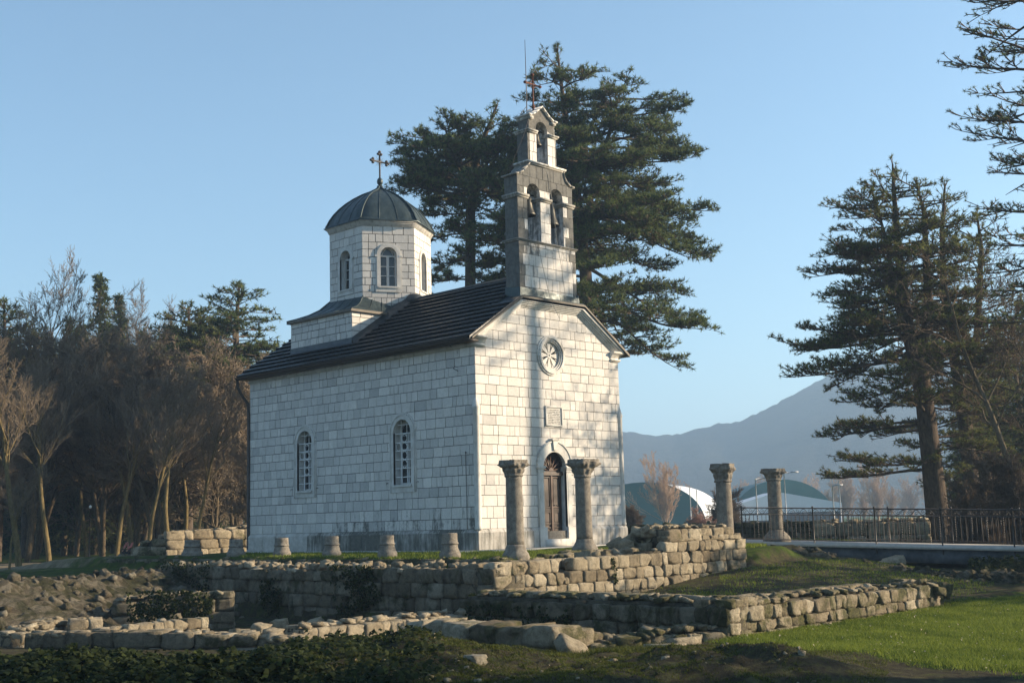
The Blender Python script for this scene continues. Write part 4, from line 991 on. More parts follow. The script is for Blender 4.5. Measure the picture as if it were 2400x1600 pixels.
# W2 south wing, climbing in steps towards the footbridge
mb = MB()
st = [(0,-.03),(1.98,-.34),(2.15,-.02),(4.75,.125),(5.35,.37),(8.25,.35)]
ruin_wall(mb, (X2+.0, Y2), (.08, Y2), (0,1), .70, st, [(0,-.75),(3,-1.1),(4.8,-1.0),(6,-.8),(7.2,-.5),(8.5,-.3)], .235, (.24,.50), 5, .085, rub=.5, steps=True, grime=.0, p=8)
ruin_wall(mb, (-2.92, Y2), (-.42, Y2), (0,1), .62, [(0,.60),(2.5,.58)], [(0,.30),(2.5,.30)], .25, (.26,.50), 5, .11, rub=1.5, p=6, grime=.1)
for (x0, x1, y0, y1, zz) in ((-4.6,-3.4,Y2+.7,Y2+1.0,.05), (-3.6,-1.2,Y2+.6,Y2+1.2,.28), (-3.0,-1.4,Y2+.4,Y2+.9,.56)):
    for k in range(16): s_ = RS.uniform(.08,.17); stone(mb, (RS.uniform(x0,x1), RS.uniform(y0,y1), zz-RS.uniform(0,.12)), (s_*1.4,s_,s_*.8), axes((RS.normal(),RS.normal()),.3), 4, .15, grime=.1)
wall_obj(mb, 'sunlit terrace wall climbing in steps to the pile of blocks beside the footbridge')
# W5 and W6, W3, W4, W7, W8
mb = MB(); ruin_wall(mb, (-12.42,-8.53), (-8.5,-8.53), (0,1), .5, [(0,-.87),(4,-.88)], [(0,-1.35),(4,-1.4)], .24, (.28,.46), 5, .11, rub=.8, grime=-.2, p=7, tone0=.75)
wall_obj(mb, 'short pale sunlit wall of rounded blocks at the foot of the tall retaining wall')
mb = MB(); 
for (cx, cy, cz, hx, hy, hz) in ((-12.36,-14.28,-.80,.30,.30,.15),(-12.30,-13.70,-.81,.34,.30,.14),(-12.34,-13.10,-.80,.28,.30,.14),(-12.36,-12.55,-.79,.27,.27,.13),(-12.35,-12.05,-.77,.26,.24,.13),(-12.40,-11.6,-.80,.22,.22,.13),
  (-12.38,-14.30,-1.05,.28,.27,.13),(-12.30,-13.5,-1.08,.3,.5,.12),(-12.34,-12.5,-1.05,.3,.5,.12),(-11.95,-14.30,-.88,.16,.22,.17),(-11.66,-14.26,-.92,.15,.2,.14),(-11.7,-14.3,-1.1,.2,.2,.12),(-12.0,-14.32,-1.12,.2,.24,.12)):
    stone(mb, (cx, cy, cz), (hx, hy, hz), axes((1,0),.05), 5, .12, grime=.12, p=6)
wall_obj(mb, 'knee-high row of big eroded blocks ending in a squared corner block', mats=[RUBM, EARTH, RUBD])
def W(px, D): q = at(px, D, -1.); return q[:2]
def seg(mb, a, b, **k):
    a, b = W(*a), W(*b); u = (b-a)/np.linalg.norm(b-a); bk = np.array([-u[1], u[0]])
    if np.dot(bk, CF[:2]) < 0: bk = -bk
    ruin_wall(mb, a, b, bk, **k); return np.linalg.norm(b-a)
mb = MB(); seg(mb, (52,21.2), (380,20.8), thick=.55, top=[(0,-.90),(2.4,-.915)], bot=[(0,-1.4),(9,-1.4)], ch=.30, ln=(.4,.7), n=4, rough=.08, rub=2.6, grime=.05, mi=2)
seg(mb, (380,20.8), (712,20.6), thick=.5, top=[(0,-.915),(2.4,-1.02)], bot=[(0,-1.4),(9,-1.4)], ch=.30, ln=(.4,.7), n=4, rough=.08, rub=2.6, grime=.0, mi=2)  # dark fronts under pale rubble: shaded face and lit top put into the colour
wall_obj(mb, 'long low wall with bright rubble top behind the ivy, bottom left')
mb = MB(); seg(mb, (56,22.0), (160,23.6), thick=.5, top=[(0,-.88),(1,-.82),(2.2,-.80)], bot=[(0,-1.3),(9,-1.3)], ch=.2, ln=(.2,.4), n=4, rough=.15, rub=2.5)
seg(mb, (158,23.0), (240,23.2), thick=.5, top=[(0,-.80),(.65,-.79)], bot=[(0,-1.3),(9,-1.3)], ch=.3, ln=(.3,.4), n=5, rough=.08, rub=.5)
seg(mb, (246,22.6), (490,24.4), thick=.4, top=[(0,-.96),(.9,-.95),(1.2,-.90),(3,-.89)], bot=[(0,-1.3),(9,-1.3)], ch=.22, ln=(.2,.36), n=5, rough=.11, rub=.3, p=5)
wall_obj(mb, 'row of single rounded stones behind the long low wall, bottom left')
mb = MB(); seg(mb, (1385,17.3), (1700,17.75), thick=.6, top=[(0,-.92),(.7,-.90),(1.0,-.80),(2.0,-.77)], bot=[(0,-1.2),(3,-1.2)], ch=.2, ln=(.2,.42), n=5, rough=.13, rub=4.0, grime=.15)
wall_obj(mb, 'low rubble remnant in front of the L-shaped wall', mats=[RUBM, EARTH, RUBD])
mb = MB(); seg(mb, (262,26.5), (548,27.0), thick=.6, top=[(0,-.68),(.3,-.60),(1.0,-.55),(2.7,-.55)], bot=[(0,-1.4),(9,-1.4)], ch=.27, ln=(.35,.6), n=4, rough=.09, rub=1.2, grime=.2, mi=2)
wall_obj(mb, 'ivy-covered stub of wall in front of the retaining wall, left')
# slab trough in the grass
q = at(1506, 17.0, -.98); mb = MB()
a_, b_, c_ = at(1508,16.7,-.985), at(1610,16.6,-.985), at(1640,17.2,-.98)
def slabbar(mb, a, b, w, h, z): 
    u = (b-a)[:2]; u = u/np.linalg.norm(u); c = (a+b)/2; stone(mb, (c[0], c[1], z), (np.linalg.norm((b-a)[:2])/2, w, h), axes(u, .0), 3, .02, p=20, tone=.75)
slabbar(mb, a_, b_, .05, .045, -.93); slabbar(mb, at(1560,17.15,0), c_, .05, .05, -.90)
tag(mb.build('stone_slab', [RUB]), 'thin flat stone slabs lying angled in the grass before the rubble remnant', 'stone slab')
# left embankment of loose rubble
def bank(pts, zt, zb, run, n_st, name_label, seed=1, gr=.1, mats=None):
    mb = MB(); pts = np.array(pts, float); seglen = np.r_[0, np.cumsum(np.linalg.norm(np.diff(pts, axis=0), axis=1))]; L = seglen[-1]
    nu = int(L/.09); nv = 26; V = np.zeros((nu+1, nv+1, 3))
    for i in range(nu+1):
        t = L*i/nu; x = np.interp(t, seglen, pts[:,0]); y = np.interp(t, seglen, pts[:,1]); x2 = np.interp(min(t+.2, L), seglen, pts[:,0]); y2 = np.interp(min(t+.2, L), seglen, pts[:,1]); x1 = np.interp(max(t-.2,0), seglen, pts[:,0]); y1 = np.interp(max(t-.2,0), seglen, pts[:,1])
        u = np.array([x2-x1, y2-y1]); u /= np.linalg.norm(u)+1e-9; f = np.array([u[1], -u[0]])
        if np.dot(f, CF[:2]) > 0: f = -f
        z1 = np.interp(t, [a for a, _ in zt], [b for _, b in zt])
        for j in range(nv+1):
            w = j/nv
            o = -.8*(1-w/.25) if w < .25 else run*((w-.25)/.75)
            z = z1 if w < .25 else z1+(zb-z1)*((w-.25)/.75)**.8
            V[i,j] = (x+f[0]*o, y+f[1]*o, z)
    P = V.reshape(-1,3); P = P+np.stack([snoise(P, .9, 5)*.06, snoise(P, .9, 9)*.06, snoise(P, 1.1, 2)*.09+snoise(P, 3.1, 14)*.05], 1)+np.random.RandomState(5).normal(0, .028, P.shape)
    P[:,2] -= .04
    idx = np.arange((nu+1)*(nv+1)).reshape(nu+1, nv+1)
    mb.add(P, np.stack([idx[:-1,:-1].ravel(), idx[1:,:-1].ravel(), idx[1:,1:].ravel(), idx[:-1,1:].ravel()], 1), 0, np.random.RandomState(6).uniform(.1,.8,nu*nv), .25)
    for _ in range(n_st):
        c = P[RS.randint(len(P))]; s_ = RS.uniform(.035, .11)
        stone(mb, c+np.array([0,0,.0]), (s_*RS.uniform(1,1.5), s_, s_*.7), axes((RS.normal(),RS.normal()), .5), 3, .16, grime=gr)
    return mb.build('rubble_bank', mats or [RUBB, EARTH], label=name_label, cat='rubble bank')
bank([at(-330,25,-1)[:2], at(0,26.5,-1)[:2], at(150,28.4,-1)[:2], at(300,30.3,-1)[:2], at(430,32.0,-1)[:2]], [(0,-.15),(4,-.19),(9,-.20),(11,-.15),(13,-.22)], -1.35, 3.3, 330, 'sloping bank of loose mossy rubble, far left', gr=.05)
# stylobate edge under the column stubs
mb = MB(); ruin_wall(mb, (-5.35,-6.2), (-5.35, 12.0), (1,0), .4, [(0,-.01),(6,0.0),(7,-.0),(18.2,.03)], [(0,-.5),(18.2,-.5)], .26, (.5,.95), 4, .06, rub=.15, grime=.35, p=9, mi=2)
ruin_wall(mb, (-5.35,-6.25), (-3.9, -6.25), (0,1), .4, [(0,-.01),(1.4,-.02)], [(0,-.5),(2,-.5)], .26, (.4,.8), 4, .07, rub=.2, grime=.25)
for k in range(46): s_ = RS.uniform(.07,.17); stone(mb, (RS.uniform(-3.9,1.2), -6.2+RS.uniform(-.1,.22), -.10+RS.uniform(-.06,.05)), (s_*1.5,s_,s_*.8), axes((1,RS.normal()*.4),.12), 4, .15, grime=.35)
wall_obj(mb, 'low mossy kerb of stones below the row of column stubs', cat='stone kerb', mats=[RUBM, EARTH, RUBD])
# back walls, left
mb = MB(); seg(mb, (388,48), (600,50.5), thick=.7, top=[(0,.62),(.4,.80),(1.0,.82),(1.1,.80),(4.2,.95)], bot=[(0,-.5),(9,-.5)], ch=.32, ln=(.45,.9), n=4, rough=.10, rub=.8, grime=.05)
wall_obj(mb, 'patchily lit wall remnant behind the stubs at the left end of the church')
mb = MB(); seg(mb, (312,45), (388,45.5), thick=.7, top=[(0,.05),(.4,.45),(1.2,.5)], bot=[(0,-.6),(9,-.6)], ch=.3, ln=(.4,.8), n=3, rough=.12, rub=1.5, grime=.3)
seg(mb, (246,42), (345,44), thick=.8, top=[(0,-.30),(.3,-.08),(1.6,.03)], bot=[(0,-.6),(9,-.6)], ch=.3, ln=(.5,1.0), n=3, rough=.10, rub=.5, grime=.3)
wall_obj(mb, 'dark crumbling wall end beside the path at the left')
# enclosure wall behind, right
mb = MB(); A = at(1440,49,0)[:2]; B = at(1935,47,0)[:2]; u = (B-A)/np.linalg.norm(B-A); ruin_wall(mb, A, B, (-u[1],u[0]), .5, [(0,.58),(9,.60)], [(0,-.3),(9,-.3)], .22, (.3,.6), 3, .06, rub=.1, grime=.55, depth=.22, mi=2)
wall_obj(mb, 'dark level boundary wall behind the right-hand columns', mats=[RUBM, EARTH, RUBD])
mb = MB(); A = at(1908,44.5,0)[:2]; B = at(2182,43.5,0)[:2]; u = (B-A)/np.linalg.norm(B-A)
ruin_wall(mb, A, B, (-u[1],u[0]), .6, [(0,.36),(.05,.36),(.15,.58),(.9,.60),(1.0,.52),(2.6,.56),(4.1,.55)], [(0,-.4),(9,-.4)], .40, (.45,.95), 4, .08, rub=.2, grime=.05, depth=.3, tone0=.65)
wall_obj(mb, 'warm sunlit wall of big blocks seen through the bridge railing')
# dark mound and rubble in front of the bridge
bank([at(1800,33.5,-.2)[:2], at(1855,33.6,-.2)[:2], at(1960,32.5,-.5)[:2], at(2100,30.5,-.7)[:2], at(2260,28.5,-.7)[:2], at(2420,27.5,-.8)[:2]], [(0,-.06),(.7,-.07),(1.9,-.42),(4,-.62),(8,-.62)], -.85, 1.0, 170, 'line of broken rubble below the bridge, right', gr=.3)
# loose stones
def loose(px, D, s, z=None, tone=.85, label='', nm='stone', dz=0):
    q = at(px, D, 0); zz = float(gz(np.array([q[0]]), np.array([q[1]]))[0]) if z is None else z
    q = at(px, D, zz); mb = MB(); stone(mb, (0,0,s*.3+dz), (s*1.4, s, s*.7), axes((RS.normal(),RS.normal()), .2), 4, .16, tone=tone, grime=-.2)
    o = mb.build(nm, [RUB], label=label, cat='stone'); o.location = q; return o
loose(1112, 13.6, .085, label='small pale stone lying alone on the dark moss, bottom centre')
loose(1340, 16.4, .16, tone=.6, label='flat grey stone sunk in grass by the squared corner block')
loose(672, 15.2, .07, label='small white stone on the moss below the long low wall')
loose(1553, 39.5, .24, z=.02, tone=.7, label='loose block beside the column stub right of the church')
loose(2092, 35.3, .22, tone=.8, label='sunlit rock under the bridge')
for k, (px, D) in enumerate([(640,23.2),(690,23.6),(560,23.8),(610,24.8),(655,25.4),(735,24.9),(520,22.6),(470,22.4),(580,22.6)]):
    o = loose(px, D, RS.uniform(.10,.18), tone=.6, label='loose stone below the tall retaining wall, '+['leftmost','second from left','third from left','fourth from left','middle one','fourth from right','third from right','second from right','rightmost'][[470,520,560,580,610,640,655,690,735].index(px)]+' of nine'); o['group'] = 'loose stones in the hollow'

# ------------------------------------------------------------------ COLUMNS
def square(th, k):  # superellipse factor: round (k=0) to square (k=1)
    c = np.abs(np.cos(th)); s_ = np.abs(np.sin(th)); p = 2+8*k
    return (c**p+s_**p)**(-1/p)
def column(loc, H, rs, rb, rc, hc, rz, label, seed, lopsided=0, lean=0):
    root = empty('stone_column', loc, rz, label=label, cat='column'); hb = .30
    mb = MB(); rg = np.random.RandomState(seed)
    def rf(th, z, r): 
        rr = np.full(len(th), r); return rr*(1+.035*snoise(np.stack([np.cos(th)*2, np.sin(th)*2, np.full(len(th), z*5+seed)], 1), .6, seed)+(rg.normal(0,.012,len(th))))
    mb.lathe([(rb*.98,-.25),(rb,.02),(rb*.98,.07),(rb*.93,.11),(rb*.84,.15),(rb*.76,.20),(rs*1.12,.26),(rs*1.04,hb+.02)], n=32, rfun=rf); mb.build('base', COLM, root, smooth=True)
    zt = H-hc; mb = MB()
    mb.lathe([(rs*1.03, hb)]+[(rs*(1.03-.09*t), hb+(zt-hb)*t) for t in np.linspace(.08, .97, 12)]+[(rs*.95, zt-.005)], n=32, rfun=lambda th, z, r: r*(1+.012*snoise(np.stack([np.cos(th), np.sin(th), np.full(len(th), z+seed)], 1), .8, seed))); mb.build('shaft', COLM, root, smooth=True)
    mb = MB(); n_ = 64; zs = np.r_[0, .012, .035, .06, np.linspace(.08, hc-.075, 15), hc-.07, hc-.055, hc-.05, hc-.012, hc]
    V = []
    th = np.arange(n_)*2*pi/n_
    for z in zs:
        if z <= .06: r = rs*(1.0+.11*sin(min(1, z/.06)*pi)); q = np.full(n_, r)
        elif z < hc-.06:
            t = (z-.06)/(hc-.12); base = rs*.98+(rc*.86-rs*.98)*t**1.8
            leaf = (.5+.5*np.cos(8*th+(pi if t > .45 else 0)))**1.3; bulge = sin(((t*2) % 1)*pi)**.6 if t < .92 else .4
            k = t**2*.8; q = base*square(th+pi/4*0, k)*(1-.12*k)+.045*leaf*bulge*(.6+t)
            vol = np.exp(-((t-.80)/.14)**2)*np.maximum(0, np.cos(2*(th-pi/4)*2*.5*2-0))**8
            q = q+.085*vol*(rc/.32)
        else:
            q = rc*.80*square(th, 1)*(1-.05*np.abs(np.cos(2*th)))
            q = np.minimum(q, rc*1.08)
        P3 = np.stack([np.cos(th)*q*6, np.sin(th)*q*6, np.full(n_, z*8+seed)], 1)
        q = q*(1+.045*snoise(P3, .45, seed % 9)*(1 if z > .07 else .3)+rg.normal(0, .014, n_)*(1 if z > .07 else .2))
        if lopsided: q = q+lopsided*np.maximum(0, np.cos(th+rz-RAD(315)))**4*min(1, max(0, (z-.1)/.2))
        V.append(np.stack([q*np.cos(th), q*np.sin(th), np.full(n_, zt+z)+.006*rg.normal(0,1,n_)], 1))
    V = np.concatenate(V); m_ = len(zs)
    mb.add(V, [(k*n_+t, k*n_+(t+1)%n_, (k+1)*n_+(t+1)%n_, (k+1)*n_+t) for k in range(m_-1) for t in range(n_)])
    mb.F.setdefault(n_, []).append((np.array([[(m_-1)*n_+t for t in range(n_)]]), np.zeros(1,int), np.full(1,.5), np.zeros(1)))
    mb.build('capital', COLM, root); return root
column((-4.55,-5.94,-.04), 2.25, .20, .32, .32, .385, 0, 'column with a broad worn capital, left of the church door', 3)
column((-1.08,-5.01,-.0), 2.34, .205, .34, .36, .47, 0, 'column standing right in front of the church doorway, crumbling capital', 7, lopsided=.07)
column((.38,-8.33,-.05), 2.12, .20, .32, .32, .45, RAD(20), 'column behind the stepped wall, its capital scrolled and rounded', 12)
column((7.9,-4.95,.03), 2.18, .215, .42, .36, .37, 0, 'column behind the left end of the bridge railing', 15)
def stub(x, y, z, h, r, label, seed, h2=.0):
    root = empty('column_stub', (x, y, z), RS.uniform(0, 6), label=label, cat='column stub', group='column stubs along the side of the church'); rg = np.random.RandomState(seed)
    def rf(th, z_, r_): return r_*(1+.03*snoise(np.stack([np.cos(th)*2, np.sin(th)*2, np.full(len(th), z_*4+seed)], 1), .6, seed % 20)+rg.normal(0,.012,len(th)))
    mb = MB(); mb.lathe([(r*1.35,-.3),(r*1.36,.05),(r*1.30,.09),(r*1.18,.11),(r*1.14,.15),(r*1.02,.22),(r*1.0,h*.52)], n=28, rfun=rf); mb.build('base', COLM, root, smooth=False)
    mb = MB(); mb.lathe([(r*1.0,h*.50),(r*1.11,h*.53),(r*1.12,h*.58),(r*1.0,h*.62),(r*.97,h*.8),(r*.98,h*.97),(r*.9,h)], n=28, rfun=rf); mb.build('drum', COLM, root, smooth=False)
    return root
for (y, z, h, r, lb, sd_) in ((-3.65,.0,.57,.195,'tallest, sunlit column stub nearest the church corner',1), (-1.28,.045,.50,.185,'sunlit column stub with a mossy foot, second from the church corner',2), (1.04,.05,.50,.19,'shadowed stub before the dark middle of the plinth',3),
    (3.34,.05,.48,.19,'dark tapering stub against the white left part of the plinth',4), (5.64,.055,.46,.2,'dark stub just left of the church corner, before the lit wall remnant',5), (8.06,.06,.46,.24,'broad dark stub farthest left in the row',6)): stub(-4.5, y, z, h, r, lb, sd_)
o = stub(6.81, -.91, .0, .44, .19, 'column stub on the pavement right of the church', 9); del o['group']

# ------------------------------------------------------------------ BRIDGE
BA = at(1741, 38, .05); BB = at(2400, 34.4, -.25)
ub = (BB-BA)/np.linalg.norm(BB-BA); nb = np.array([ub[1], -ub[0], 0]); nb = nb/np.linalg.norm(nb)
if np.dot(nb, CF) > 0: nb = -nb          # nb points to the camera
def bp(t, off=0, z=0): return BA+ub*t-nb*off+np.array([0,0,z])   # off: away from the camera
LB = 15.5
BR = empty('footbridge', tuple(bp(0)), 0, label='concrete footbridge crossing the ditch on the right, stained grey side beam', cat='bridge')
def bpart(mb, name, mats, parent=BR, **k):
    o = mb.build(name, mats, parent); 
    if parent is BR: o.matrix_parent_inverse = Matrix.Translation(-BR.location)
    return tag(o, **k)
def bbox(mb, t0, t1, o0, o1, z0, z1, mi=0):
    V = [bp(t, o, z) for z in (z0, z1) for t, o in ((t0,o0),(t1,o0),(t1,o1),(t0,o1))]; mb.add(V, [(0,3,2,1),(4,5,6,7),(0,1,5,4),(1,2,6,5),(2,3,7,6),(3,0,4,7)], mi)
mb = MB(); bbox(mb, -1.5, LB, -.14, 2.3, -.13, -.02); bpart(mb, 'deck', CONC)
mb = MB(); bbox(mb, 1.6, LB, .0, .3, -.52, -.132); bpart(mb, 'beam', BEAM)
mb = MB(); bbox(mb, 1.6, LB, 1.8, 2.1, -.52, -.132); bpart(mb, 'beam', BEAM)
for off, nm in ((.0, 'near'), (2.12, 'far')):
    RL = empty('railing', (0,0,0)); RL.parent = BR; RL.matrix_parent_inverse = Matrix.Translation(-BR.location)
    RL['label'] = 'railing on the near edge of the bridge' if off == 0 else 'railing on the far edge of the bridge'
    t0 = 0 if off == 0 else 2.2
    for z, r in ((1.0,.020),(.80,.014),(.06,.016)):
        mb = MB(); mb.path([bp(t0, off, z), bp(LB, off, z)], r, 5); mb.build('rail', IRON, RL)
    mb = MB(); t = t0+.02; cell = .36
    while t < LB-cell:
        P = []
        for q in np.linspace(0, 1, 13): P.append(bp(t+cell*q, off, .90+.075*sin(q*2*pi)))
        mb.path(P, .008, 4, cap=False)
        for cc in (.25, .75):
            sg = 1 if cc < .5 else -1
            mb.path([bp(t+cell*cc+(.055*(1-q*.55))*cos(q*7), off, .90-sg*.03+sg*(.05*(1-q*.55))*sin(q*7)) for q in np.linspace(0,1,10)], .006, 4, cap=False)
        t += cell
    mb.build('scroll_band', IRON, RL)
    posts = [0, 2.18, 3.98, 5.82, 7.72, 9.62, 11.5, 13.4, 15.3]
    posts = [p for p in posts if p >= t0-.01]
    PM = None
    for p in posts:
        if PM is None: mb = MB(); mb.path([(0,0,-.28),(0,0,1.02)], .022, 5); mb.lathe([(.0,1.0),(.03,1.02),(.03,1.05),(0,1.07)], (0,0,0), 6); PM = mb.build('post', IRON, RL); pm = PM
        else: pm = PM.copy(); COL.objects.link(pm)
        pm.location = tuple(bp(p, off, 0))
    if nm == 'near':
        mb = MB(); mb.path([(0,0,.06),(0,0,.80)], .010, 4); BAR = mb.build('baluster', IRON, RL)
        mb = MB()
        for k in range(9): mb.lathe([(.009,.16+k*.07),(.02,.19+k*.07),(.009,.22+k*.07)], (0,0,0), 4)
        mb.path([(0,0,.06),(0,0,.80)], .008, 4); TWB = mb.build('twisted_baluster', IRON, RL)
        u1, u2 = True, True
    t = t0+.12; k = 0
    while t < (12.4 if nm == 'near' else LB):
        src = (BAR if k % 3 else TWB) if True else None
        if min(abs(t-p) for p in posts) > .05:
            if src is BAR and u1 and nm == 'near': o = BAR; u1 = False
            elif src is TWB and u2 and nm == 'near': o = TWB; u2 = False
            else: o = src.copy(); COL.objects.link(o); o.parent = RL
            o.location = tuple(bp(t, off, 0))
        t += .128 if nm == 'near' else .15; k += 1

# ------------------------------------------------------------------ TREES
def rot_about(v, k, a):
    c, s_ = cos(a), sin(a); kx, ky, kz = k; x, y, z = v; d = (kx*x+ky*y+kz*z)*(1-c)
    return (x*c+(ky*z-kz*y)*s_+kx*d, y*c+(kz*x-kx*z)*s_+ky*d, z*c+(kx*y-ky*x)*s_+kz*d)
def norm(v): l = math.sqrt(v[0]**2+v[1]**2+v[2]**2)+1e-9; return (v[0]/l, v[1]/l, v[2]/l)
class Segs:
    def __init__(s): s.a = []; s.b = []; s.r0 = []; s.r1 = []
    def add(s, a, b, r0, r1): s.a.append(a); s.b.append(b); s.r0.append(r0); s.r1.append(r1)
    def out(s, mb, n, mi=0):
        if s.a: mb.tubes(s.a, s.b, np.array(s.r0), np.array(s.r1), n, mi, np.random.RandomState(1).uniform(0, 1, len(s.a)))
def limb(rg, p, d, L, r, nseg, wob, trop, segs, r_end=.25, on=None):
    """one wandering limb; returns its points"""
    pts = [p]; step = L/nseg
    for i in range(nseg):
        d = norm((d[0]+rg.gauss(0, wob), d[1]+rg.gauss(0, wob), d[2]+rg.gauss(0, wob)+trop))
        q = (p[0]+d[0]*step, p[1]+d[1]*step, p[2]+d[2]*step)
        ra = r*(1-(1-r_end)*i/nseg); rb = r*(1-(1-r_end)*(i+1)/nseg)
        segs.add(p, q, ra, rb); pts.append(q); p = q
        if on: on(i, p, d, ra, (i+1)/nseg)
    return pts, d
def perp(rg, d, ang):
    h = (0,0,1) if abs(d[2]) < .9 else (1,0,0)
    a = norm((d[1]*h[2]-d[2]*h[1], d[2]*h[0]-d[0]*h[2], d[0]*h[1]-d[1]*h[0])); a = rot_about(a, d, rg.uniform(0, 2*pi))
    return norm((d[0]*cos(ang)+a[0]*sin(ang), d[1]*cos(ang)+a[1]*sin(ang), d[2]*cos(ang)+a[2]*sin(ang)))
def bare_tree(name, seed, H, lean=0., first=.25, spread=.75, dens=1.0, up=.06, r0=None, label='', twig=TWIG, bark=DBARK, fork=0, lv=4, tmin=.011, wob0=.055):
    rg = random.Random(seed); big = Segs(); fine = Segs(); r0 = r0 or H*.016
    def grow(p, d, L, r, level):
        segs = big if (r > .03 or level == 0) else fine
        nseg = 6 if level < 3 else (4 if level == 3 else 3)
        def on(i, q, dd, ra, t):
            if level >= lv: return
            lo = first if level == 0 else .18
            if t < lo: return
            k = {0: 2.6, 1: 2.2, 2: 1.9, 3: 1.6}[min(level, 3)]*dens
            k = int(k)+(rg.random() < k-int(k))
            for _ in range(k):
                ang = rg.uniform(.45, .95)*spread*(1.25 if level == 0 and t < .5 else 1)
                cl = L*(.62-.28*t if level == 0 else .58-.25*t)*rg.uniform(.6, 1.15)
                grow(q, perp(rg, dd, ang), cl, max(tmin, ra*rg.uniform(.35, .6)), level+1)
        limb(rg, p, d, L, r, nseg if level else 11, wob0 if level == 0 else .17, up*(1 if level else .3), segs, .30 if level else .35, on)
    for k in range(max(1, fork)):
        a = rg.uniform(0, 6.28)+k*2.4; t = 0 if fork == 0 else rg.uniform(.08, .22)
        grow((0,0,-.3), norm((lean+t*cos(a), t*sin(a), 1)), H*(.93 if k == 0 else rg.uniform(.6, .85)), r0*(1 if fork == 0 else .75), 0)
    root = empty(name, label=label, cat='tree')
    mb = MB(); big.out(mb, 6); t = mb.build('trunk', bark, root, smooth=True)
    mb = MB(); fine.out(mb, 3); c = mb.build('crown', twig, root)
    return root
def tufts(mb, P, Dr, l, w, nb, seed, spread=.75, tone=(0, 1), mi=0, up=.0):
    """needle bundles: nb thin blades round every shoot tip"""
    rs = np.random.RandomState(seed); P = np.repeat(np.asarray(P, float), nb, 0); D = np.repeat(np.asarray(Dr, float), nb, 0); n = len(P)
    R = rs.normal(0, 1, (n,3)); R /= np.linalg.norm(R, axis=1)[:,None]
    d = D*(1-spread)+R*spread+np.array([0,0,up]); d /= np.linalg.norm(d, axis=1)[:,None]
    s_ = np.cross(d, rs.normal(0, 1, (n,3))); s_ /= np.linalg.norm(s_, axis=1)[:,None]
    ll = l*rs.uniform(.7, 1.2, n)[:,None]; b = P-d*ll*.12
    V = np.stack([b-s_*w/2, b+s_*w/2, b+d*ll], 1).reshape(-1,3)
    tn = np.repeat(rs.uniform(*tone, n//nb), nb); tn = np.clip(tn+rs.normal(0,.12,n), 0, 1)
    mb.add(V, np.arange(3*n).reshape(-1,3), mi, tn)
